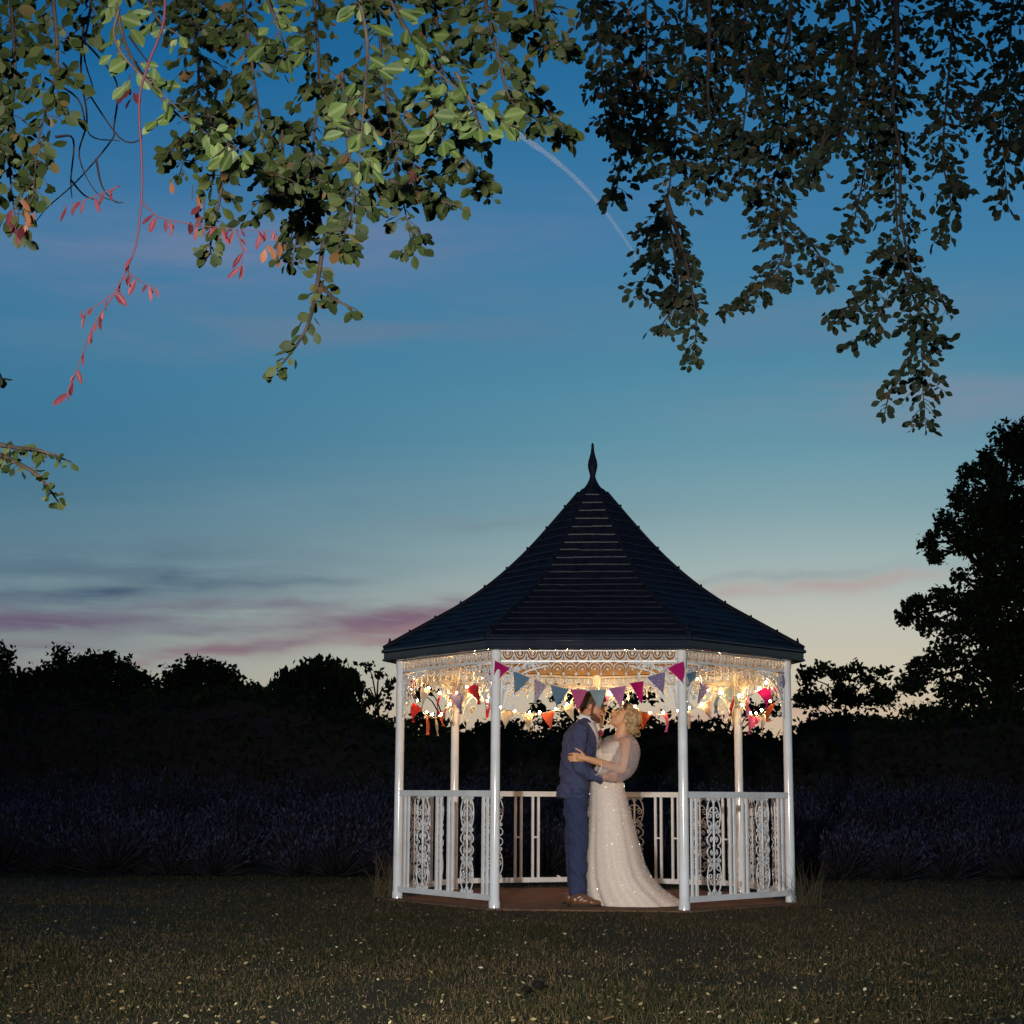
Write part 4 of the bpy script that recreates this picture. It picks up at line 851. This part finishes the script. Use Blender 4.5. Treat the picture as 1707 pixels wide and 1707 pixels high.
mb = MB(); mb.add(V2, F); mb.build('tulle_overlay', TULLE, skirt, smooth=True)
sq = MB(); q = random.Random(8)
for i in range(900):
    j = q.randrange(1, len(SK) - 2); k = q.randrange(n); t, u = q.random(), q.random(); A = lambda jj, kk: Vector(V[jj * n + kk % n])
    p = A(j, k).lerp(A(j, k + 1), u).lerp(A(j + 1, k).lerp(A(j + 1, k + 1), u), t); o_ = Vector((p.x - .25, p.y, 0)).normalized()
    if o_.y > .3: continue
    p += o_ * .028 * (1 - p.z * .7); s_ = q.uniform(.0015, .0034); nn2 = Vector((q.gauss(0, .16), -1, q.gauss(.03, .16))).normalized(); d1 = nn2.orthogonal().normalized(); d2 = d1.cross(nn2)
    sq.add([p + d1 * s_, p + d2 * s_, p - d1 * s_, p - d2 * s_], [(0, 1, 2, 3)])
so = sq.build('sequins', SEQ, skirt); so['kind'] = 'stuff'
wb = MB(); wb.tube([sample(BR, 1.008 - .02 * math.cos(R_(a * 15)) * -1, R_(a * 15), .006) for a in range(25)], .008, 6); wb.build('waistband', BODICE, bride, smooth=True)
# blonde up-do
mb = MB(); s = .93
for c, r in (((-.035, 0, .05), (.1, .08, .085)), ((.03, 0, .098), (.06, .066, .035)), ((-.075, 0, -.005), (.06, .072, .085)), ((-.1, 0, -.03), (.055, .062, .055)), ((-.02, .068, .02), (.05, .02, .055)), ((-.02, -.068, .02), (.05, .02, .055)), ((-.085, -.02, -.075), (.045, .05, .04))): mb.ell(bp_(*[v * s for v in c]), r, 16, 11, BROT)
bh = blob('hair', mb, .006, HAIR_B, bride, 3)
cu = MB(); q = random.Random(4)
for i in range(46):
    c = bp_(-.1 + q.gauss(0, .035), q.gauss(0, .045), -.03 + q.gauss(0, .05)); ax1 = Vector((q.gauss(0, 1), q.gauss(0, 1), q.gauss(0, 1))).normalized(); ax2 = ax1.orthogonal().normalized(); rad = q.uniform(.014, .03)
    cu.tube([c + (ax1 * math.cos(t * .55) + ax2 * math.sin(t * .55)) * rad * (1 - t * .03) for t in range(10)], [.006 - .0004 * t for t in range(10)], 6)
for i in range(14):          # strands combed back over the crown
    y0 = -.06 + .12 * i / 13; cu.tube(catmull([bp_(.075 * .9, y0 * .7, .085), bp_(.02, y0 * 1.02, .122 - abs(y0) * .35), bp_(-.06, y0 * 1.1, .115 - abs(y0) * .4), bp_(-.12, y0 * .9, .03)], 4), .0075, 5)
cu.build('curls', HAIR_B, bh, smooth=True)
for sd in (-1, 1):
    mb = MB(); mb.tube([bp_(.062, sd * .046, .03), bp_(.082, sd * .032, .036), bp_(.09, sd * .014, .03)], [.002, .004, .003], 6); mb.build('eyebrow', HAIR_G, bride, smooth=True)
    mb = MB(); mb.tube([bp_(.066, sd * .044, .004), bp_(.08, sd * .031, -.002), bp_(.083, sd * .02, .002)], [.0012, .0028, .0012], 5); mb.build('eyelashes', HAIR_G, bride)
mb = MB(); mb.ell(bp_(.086, 0, -.062), (.011, .02, .005), 10, 6, BROT); mb.ell(bp_(.084, 0, -.07), (.011, .018, .006), 10, 6, BROT); mb.build('lips', mat('rose_lips', (.42, .12, .11), .45, .4), bride, smooth=True)

# ================================================================== OVERHANGING BEECH
BT = Vector((-6.2, 4.6, 0))
beech = empty('beech_tree', BT); tag(beech, 'big beech with leafy boughs hanging into the top of the picture', 'tree')
tl = lambda p: Vector(p) - BT
mb = MB(); mb.tube([tl(BT + Vector(p)) for p in ((0, 0, -.2), (.02, 0, .3), (.05, .03, 2), (.1, .1, 4), (.2, .2, 6), (.2, .3, 9), (.1, .3, 12))], [.6, .42, .36, .32, .28, .2, .08], 14); mb.build('trunk', BARK, beech, smooth=True)
LIMBS = {'near': [(-6.1, 4.7, 4.2), (-4.2, 4.6, 4.8), (-2.4, 4.6, 4.5), (-1.0, 4.7, 4.35), (.2, 4.9, 4.2)],
         'mid': [(-6.05, 4.8, 5.2), (-4.0, 5.6, 5.8), (-2.0, 6.1, 5.6), (-.4, 6.2, 5.3), (1.0, 6.4, 5.0)],
         'far': [(-6.0, 4.9, 6.6), (-3.0, 7.2, 7.8), (0, 8.9, 7.6), (2.2, 9.5, 7.2), (4.0, 9.7, 6.8), (5.4, 9.9, 6.4)]}
limb_pts = {}
for nm, pts in LIMBS.items():
    P = catmull([tl(p) for p in pts], 8); limb_pts[nm] = P; m_ = len(P)
    mb = MB(); mb.tube(P, [.13 * (1 - .8 * i / m_) + .012 for i in range(m_)], 9); mb.build('bough', BARK, beech, smooth=True)
# obovate beech leaf, folded on its midrib, tip curling
_o = [(0, 0), (.12, .09), (.26, .2), (.4, .27), (.55, .3), (.7, .27), (.83, .18), (.93, .075), (1, 0)]
_rib = [(.2, 0), (.45, 0), (.7, 0), (.88, 0)]
BLT = np.array([(x, y * (1 + .03 * (i % 2)), .16 * y - .05 * x * x + .015 * (i % 2)) for i, (x, y) in enumerate(_o)] + [(x, -y * (1 + .03 * (i % 2)), .16 * y - .05 * x * x - .01 * (i % 2)) for i, (x, y) in list(enumerate(_o))[7:0:-1]] + [(x, 0, -.05 * x * x) for x, _ in _rib], float)
_L = list(range(0, 9)); _Rr = [0] + list(range(15, 8, -1)) + [8]; _m = [16, 16, 16, 17, 17, 18, 18, 19]; BLF = []
for side, sg in ((_L, 1), (_Rr, -1)):
    for i in range(8):
        f = (side[i], _m[i], side[i + 1]) if sg > 0 else (side[i], side[i + 1], _m[i]); BLF.append(f)
        if i < 7 and _m[i] != _m[i + 1]: BLF.append((side[i + 1], _m[i], _m[i + 1]) if sg > 0 else (side[i + 1], _m[i + 1], _m[i]))
BLF = np.array(BLF); BRIB = np.abs(BLT[:, 1]) 
NEAR_LEAVES = []
def strand(limb, pts, Y, leaf, dens, matl, tw=TWIG, droop=.5, seed=0, yspread=.35, single=False, tip=True, tr=.006):
    """a hanging spray: pts = (px, py, half width px) down its length, Y metres away"""
    r = np.random.default_rng(seed); s = Y / FPX
    P = [at(px, py, Y + .12 * math.sin(i * 1.7 + seed)) for i, (px, py, w) in enumerate(pts)]
    W = [w * s for _, _, w in pts]; C = catmull(P, 8); WW = [v.x for v in catmull([Vector((w, 0, 0)) for w in W], 8)]
    tm = MB(); lp = limb_pts.get(limb)
    if lp and pts[0][1] < 0:
        a = min(lp, key=lambda q: (q + BT - C[0]).length); tm.tube(catmull([a, (a + tl(C[0])) / 2 + Vector((0, 0, -.03)), tl(C[0])], 5), [tr * 2.6 - tr * 1.2 * i / 10 for i in range(11)][:11], 5) if False else tm.tube([a, (a + tl(C[0])) / 2 + Vector((.02, 0, -.05)), tl(C[0])], [tr * 2.6, tr * 2.1, tr * 1.6], 5)
    m_ = len(C); tm.tube([tl(p) for p in C], [tr * (1.6 - 1.25 * i / m_) for i in range(m_)], 5)
    pos = []; X = []; acc = [0]
    for i in range(1, m_): acc.append(acc[-1] + (C[i] - C[i - 1]).length)
    ntw = max(2, int(dens * acc[-1] / (leaf * .55)))
    for t in range(ntw):
        d = (t + r.random()) / ntw * acc[-1]; i = min(m_ - 2, int(np.searchsorted(acc, d)) - 1); i = max(i, 0); f = (d - acc[i]) / max(1e-6, acc[i + 1] - acc[i]); p = C[i].lerp(C[i + 1], f); w = WW[i] * (.3 + .95 * r.random() ** 1.3)
        tan = (C[i + 1] - C[i]).normalized(); sd = 1 if r.random() < .5 else -1
        out = Vector((sd * (.6 + .45 * r.random()), r.normal(0, yspread), .25 - droop * 2.0 * r.random())) + tan * .3; out.normalize()
        q = [p, p + out * w * .5 + Vector((0, 0, .04 * w)), p + out * w * .95 + Vector((0, 0, -droop * .25 * w))]
        if w > leaf * .5: tm.tube([tl(v) for v in q], [tr * .5, tr * .38, tr * .2], 3, cap=False)
        nl = max(1, int(w / (leaf * .42)))
        for k in range(nl + 1):
            u = (k + .6 * r.random()) / max(nl, 1); u = min(u, 1); b = q[0].lerp(q[1], u * 2) if u < .5 else q[1].lerp(q[2], u * 2 - 1)
            dirv = out * .8 + Vector((r.normal(0, .65), r.normal(0, .5), -.35 + r.normal(0, .5))); pos.append(b + Vector((0, 0, -.004))); X.append(dirv)
    if tip: pos.append(C[-1]); X.append((C[-1] - C[-2]) + Vector((0, 0, -.01)))
    n = len(pos); pos = np.array([tuple(tl(p)) for p in pos]); X = unit(np.array([tuple(v) for v in X]))
    fac = unit(np.stack([r.normal(0, .7, n), -np.ones(n) + r.normal(0, .4, n), r.normal(.1, .4, n)], 1))       # blades mostly turned to the open side
    Yv = unit(np.cross(fac, X)); Z = np.cross(X, Yv); size = leaf * (.45 + .85 * r.random(n)); tint = r.random(n) * .99
    tw_o = tm.build('branch', tw, beech, smooth=True)
    if single:
        for a in range(n): NEAR_LEAVES.append((tw_o, pos[a], X[a], Yv[a], Z[a], size[a], matl))
    else:
        V, F, T = scatter(BLT, BLF, pos, X, Yv, Z, size, tint); link('foliage', np_mesh('foliage', V, F, matl, T, smooth=True), tw_o)['kind'] = 'stuff'
    return tw_o
S = [0]
def st(*a, **k): S[0] += 1; return strand(*a, seed=S[0], **k)
# bright sprays nearest the flash
for pts in ([(188, -40, 22), (205, 60, 34), (240, 128, 40), (295, 190, 44), (350, 222, 36), (405, 252, 22)], [(232, -40, 24), (262, 30, 26), (300, 60, 18)], [(430, -40, 40), (462, 40, 44), (480, 96, 30)], [(590, -40, 26), (612, 70, 40), (606, 180, 44), (598, 285, 26)],
            [(640, -20, 24), (700, 86, 52), (765, 150, 50), (850, 212, 22)], [(705, 40, 30), (722, 150, 44), (738, 236, 24)], [(760, 120, 20), (790, 180, 34), (800, 215, 20)]):
    st('near', pts, 4.7 + .2 * (S[0] % 3), .06, .85, LEAF_NEAR, single=True, yspread=.25, tr=.0042)
# middle sprays
MID = [[(300, -40, 55), (330, 100, 62), (322, 200, 56), (300, 290, 34)], [(345, 180, 40), (370, 290, 46), (352, 400, 22), (352, 425, 14)], [(400, -40, 60), (422, 120, 70), (440, 250, 66), (452, 350, 40)], [(520, -40, 60), (532, 120, 66), (520, 260, 62), (500, 370, 44), (486, 440, 20)],
       [(570, 120, 50), (580, 240, 56), (590, 340, 46), (560, 420, 30)], [(625, -40, 55), (642, 150, 62), (664, 290, 54), (690, 425, 16)], [(720, -40, 56), (742, 150, 60), (772, 262, 52), (812, 330, 16)], [(800, -40, 56), (832, 100, 52), (862, 180, 32), (950, 214, 14)], [(885, -40, 56), (902, 50, 52), (935, 75, 26)],
       [(470, 200, 40), (480, 300, 50), (545, 395, 40)], [(650, 300, 40), (720, 330, 34), (770, 345, 12)], [(860, 120, 20), (925, 200, 26), (945, 235, 10)]]
for pts in MID: st('mid', pts, 6.0 + .35 * math.sin(S[0] * 2.1), .05, 1.7, LEAF, tr=.0048)
st('mid', [(540, 400, 14), (528, 480, 22), (512, 545, 20), (480, 595, 16), (452, 625, 6)], 6.0, .055, .8, LEAF)
st('mid', [(530, 470, 6), (560, 500, 20), (596, 517, 8)], 6.0, .05, .9, LEAF)
for pts in ([(15, -40, 50), (25, 120, 66), (15, 260, 58), (28, 385, 24)], [(85, -40, 50), (95, 110, 50), (65, 230, 46), (55, 330, 30)], [(150, -40, 46), (150, 20, 46), (120, 60, 24)], [(-30, 40, 60), (-20, 200, 60), (-10, 300, 50)]): st('near', pts, 5.3 + .2 * (S[0] % 2), .052, 1.7, LEAF, tr=.0048)
st('near', [(-30, 735, 14), (20, 745, 22), (70, 752, 14), (118, 770, 5)], 5.4, .036, .9, LEAF, yspread=.2)
st('near', [(-30, 745, 14), (35, 775, 16), (70, 800, 14), (98, 838, 5)], 5.4, .034, .9, LEAF, yspread=.2)
st('near', [(-40, 590, 8), (-10, 610, 12), (4, 632, 6)], 5.4, .034, .9, LEAF_DUSK)
# darker sprays farther off, on the right
FARS = [[(985, -40, 30), (1000, 70, 46), (1008, 180, 44), (1022, 235, 20)], [(1025, 100, 20), (1040, 200, 34), (1030, 300, 26), (1022, 335, 12)], [(1075, -40, 62), (1078, 120, 66), (1070, 240, 50)], [(1150, -40, 60), (1135, 130, 64), (1122, 260, 62), (1102, 400, 52), (1062, 495, 20)],
        [(1115, 360, 34), (1130, 480, 34), (1108, 535, 30), (1090, 545, 10)], [(1140, 420, 24), (1158, 510, 20), (1160, 560, 20), (1150, 608, 12)], [(1240, -40, 66), (1245, 140, 70), (1232, 280, 50), (1240, 320, 20)], [(1320, -40, 72), (1312, 150, 74), (1295, 280, 64), (1270, 385, 30)], [(1290, 330, 40), (1308, 420, 40), (1262, 482, 26), (1206, 520, 12)],
        [(1330, 380, 24), (1368, 430, 24), (1380, 478, 10)], [(1410, -40, 70), (1425, 120, 66), (1400, 230, 50), (1340, 300, 24)], [(1500, -40, 66), (1490, 150, 60), (1492, 300, 50), (1502, 430, 52), (1535, 540, 44), (1538, 640, 40), (1543, 715, 16)], [(1492, 410, 30), (1445, 500, 40), (1380, 532, 12)], [(1480, 500, 20), (1445, 555, 26), (1408, 578, 10)],
        [(1510, 600, 20), (1485, 650, 16), (1474, 690, 8)], [(1560, 480, 24), (1580, 520, 14)], [(1595, -40, 64), (1582, 120, 56), (1572, 260, 44), (1585, 350, 26), (1556, 405, 12)], [(1690, -40, 60), (1680, 120, 56), (1672, 220, 48), (1680, 345, 18)], [(1650, 140, 26), (1622, 200, 26)], [(1730, 60, 60), (1725, 220, 50), (1712, 300, 24)], [(1455, 60, 50), (1455, 200, 44), (1420, 380, 20), (1395, 395, 10)], [(1360, 40, 50), (1355, 180, 46), (1330, 260, 34)], [(1195, 20, 50), (1190, 180, 44), (1165, 320, 40)]]
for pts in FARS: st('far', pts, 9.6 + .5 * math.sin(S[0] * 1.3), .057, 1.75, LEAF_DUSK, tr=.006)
for a, b in (((1420, -40, 2), (1425, 90, 2)),): pass
qf = random.Random(31)
def fill(strands, limb, Y, leaf, matl, tr):
    for pts in strands:
        for rep in range(3):
            i = qf.randrange(0, len(pts) - 1); u = qf.random(); (x0, y0, w0), (x1, y1, w1) = pts[i], pts[i + 1]; x, y, w = x0 + (x1 - x0) * u, y0 + (y1 - y0) * u, w0 + (w1 - w0) * u
            if w < 30: continue
            a = qf.choice((-1, 1)) * qf.uniform(.5, 1.5); L_ = w * qf.uniform(.9, 1.25); dx, dy = math.sin(a) * L_, math.cos(a) * L_ * .8
            st(limb, [(x, max(y, 1), w * .3), (x + dx * .5, y + dy * .4, w * .42), (x + dx, y + dy, w * .2)], Y + qf.uniform(-.4, .4), leaf, 1.7, matl, tr=tr)
fill(MID, 'mid', 6.0, .05, LEAF, .004); fill(FARS, 'far', 9.6, .058, LEAF_DUSK, .005)
# stout bare stems among the right-hand sprays
for pl in ([(1428, -40), (1430, 60), (1415, 120), (1405, 180), (1372, 240), (1336, 300)], [(1490, -40), (1497, 80), (1488, 170), (1500, 260), (1502, 360), (1520, 460)], [(1182, -40), (1182, 70), (1180, 150), (1184, 200)], [(1405, 130), (1385, 190), (1370, 240)], [(1320, -40), (1315, 40), (1300, 100)], [(1110, 330), (1140, 420), (1160, 480)]):
    mb = MB(); P = catmull([tl(at(x, y, 9.3)) for x, y in pl], 5); mb.tube(P, [.016 - .010 * i / len(P) for i in range(len(P))], 6); mb.build('stem', TWIG, beech, smooth=True)
# bare dark twigs, left
for pl in ([(140, 30), (135, 120), (145, 200), (132, 260), (160, 320), (200, 338)], [(105, 105), (140, 145), (200, 230), (235, 232), (232, 215)], [(130, 60), (160, 90), (195, 140), (190, 210), (185, 235), (130, 300), (80, 345), (58, 372)], [(118, 300), (140, 325), (162, 334)], [(160, 265), (170, 310), (190, 335), (206, 338)], [(150, 20), (140, 90), (155, 150), (140, 170)], [(92, 228), (122, 232), (118, 300), (120, 330)], [(215, 60), (240, 95), (262, 120)], [(75, 130), (130, 165), (150, 225), (200, 235)]):
    mb = MB(); P = catmull([tl(at(x, y, 5.9)) for x, y in pl], 5); mb.tube(P, [.0055 - .004 * i / len(P) for i in range(len(P))], 4); mb.build('bare_twig', DARKTWIG, beech)
# withered red twig
RT = [[(275, -30), (272, 40), (246, 110), (232, 170), (236, 260), (236, 330), (228, 400), (215, 440), (190, 490), (155, 545), (132, 605), (112, 655), (86, 671)], [(236, 335), (262, 360), (310, 372), (370, 380), (430, 384), (462, 385)], [(212, 452), (236, 470), (262, 480)], [(200, 482), (160, 510), (130, 522)], [(200, 310), (150, 330), (105, 345)], [(198, 15), (190, 60), (215, 105), (265, 150), (300, 185)], [(395, 384), (405, 420), (400, 455)]]
q = random.Random(12)
for i, pl in enumerate(RT):
    if i == 5: m_, rad, Yd = TWIG, .005, 4.4
    else: m_, rad, Yd = REDTWIG, (.0045 if i == 0 else .0025), 4.3
    P = catmull([at(x, y, Yd) for x, y in pl], 6); mb = MB(); mb.tube([tl(p) for p in P], [rad * (1 - .8 * j / len(P)) for j in range(len(P))], 5); tw_o = mb.build('red_twig' if i != 5 else 'twig', m_, beech, smooth=True)
    if i == 5: continue
    start = .55 if i == 0 else .15
    for j in range(int(len(P) * start), len(P) - (5 if i == 0 else 1)):
        if q.random() < (.62 if i != 6 else .4):
            p = tl(P[j]); d = Vector((q.gauss(0, .45), q.gauss(0, .3), -1)).normalized(); f = Vector((q.gauss(0, .5), -1, 0)).normalized(); yv = f.cross(d).normalized(); NEAR_LEAVES.append((tw_o, np.array(p), np.array(d), np.array(yv) * q.uniform(.3, .55), np.array(d.cross(yv)) * q.uniform(.5, 3), q.uniform(.022, .055), LEAF_RED))
for (x, y, Yd, m_, nn_) in ((45, 355, 5.2, LEAF_ORANGE, 7), (30, 375, 5.2, LEAF_RED, 5), (340, 360, 5.6, LEAF_RED, 6), (460, 415, 5.9, LEAF_ORANGE, 6), (320, 335, 5.6, LEAF_ORANGE, 4), (1062, 28, 9.2, LEAF_ORANGE, 3), (1035, 55, 9.2, LEAF_ORANGE, 3), (1070, 115, 9.2, LEAF_ORANGE, 4), (1048, 140, 9.2, LEAF_ORANGE, 3), (1038, 90, 9.2, LEAF_RED, 2), (215, 150, 5.9, LEAF_RED, 5), (700, 280, 5.8, LEAF_RED, 2)):
    p0 = at(x, y, Yd); mb = MB(); mb.tube([tl(p0 + Vector((.0, 0, .06))), tl(p0)], .002, 3); tw_o = mb.build('twig', TWIG, beech)
    for k in range(nn_):
        p = p0 + Vector((q.gauss(0, .03), q.gauss(0, .03), q.gauss(0, .025))); d = Vector((q.gauss(0, .4), q.gauss(0, .2), -1)).normalized(); f = Vector((q.gauss(0, .6), -1, 0)).normalized(); yv = f.cross(d).normalized()
        NEAR_LEAVES.append((tw_o, np.array(tl(p)), np.array(d), np.array(yv) * .7, np.array(d.cross(yv)), q.uniform(.04, .06), m_))
# the nearest leaves are single objects that share meshes
def leaf_mesh(m, k):
    w = (.85, 1.0, 1.12)[k]; T = BLT.copy(); T[:, 1] *= w; T[:, 2] += (0, .05, -.07)[k] * T[:, 0] ** 2
    me = np_mesh('leaf', T, BLF, m, np.full(len(T), .01), smooth=True); a_ = me.attributes.new('rib', 'FLOAT', 'POINT'); a_.data.foreach_set('value', np.ascontiguousarray(BRIB, np.float32)); return me
LM = {}
print('near leaves', len(NEAR_LEAVES))
NEAR_LEAVES.sort(key=lambda t: -t[5] * (1 if t[6] == LEAF_NEAR else .8))
for i, (par, p, X, Yv, Z, sz_, m) in enumerate(NEAR_LEAVES[:300]):
    key = (m.name, i % 3)
    if key not in LM: LM[key] = leaf_mesh(m, i % 3)
    o = link('leaf', LM[key], par); o.matrix_basis = Matrix(((X[0] * sz_, Yv[0] * sz_, Z[0] * sz_, p[0]), (X[1] * sz_, Yv[1] * sz_, Z[1] * sz_, p[1]), (X[2] * sz_, Yv[2] * sz_, Z[2] * sz_, p[2]), (0, 0, 0, 1)))
rest = {}
for t in NEAR_LEAVES[300:]: rest.setdefault((t[0].name, t[6].name), []).append(t)
for ts in rest.values():
    A = lambda k: np.array([t[k] for t in ts]); V, F, T = scatter(BLT, BLF, A(1), A(2), A(3), A(4), A(5), rng.random(len(ts)) * .99)
    link('foliage', np_mesh('foliage', V, F, ts[0][6], T, smooth=True), ts[0][0])['kind'] = 'stuff'
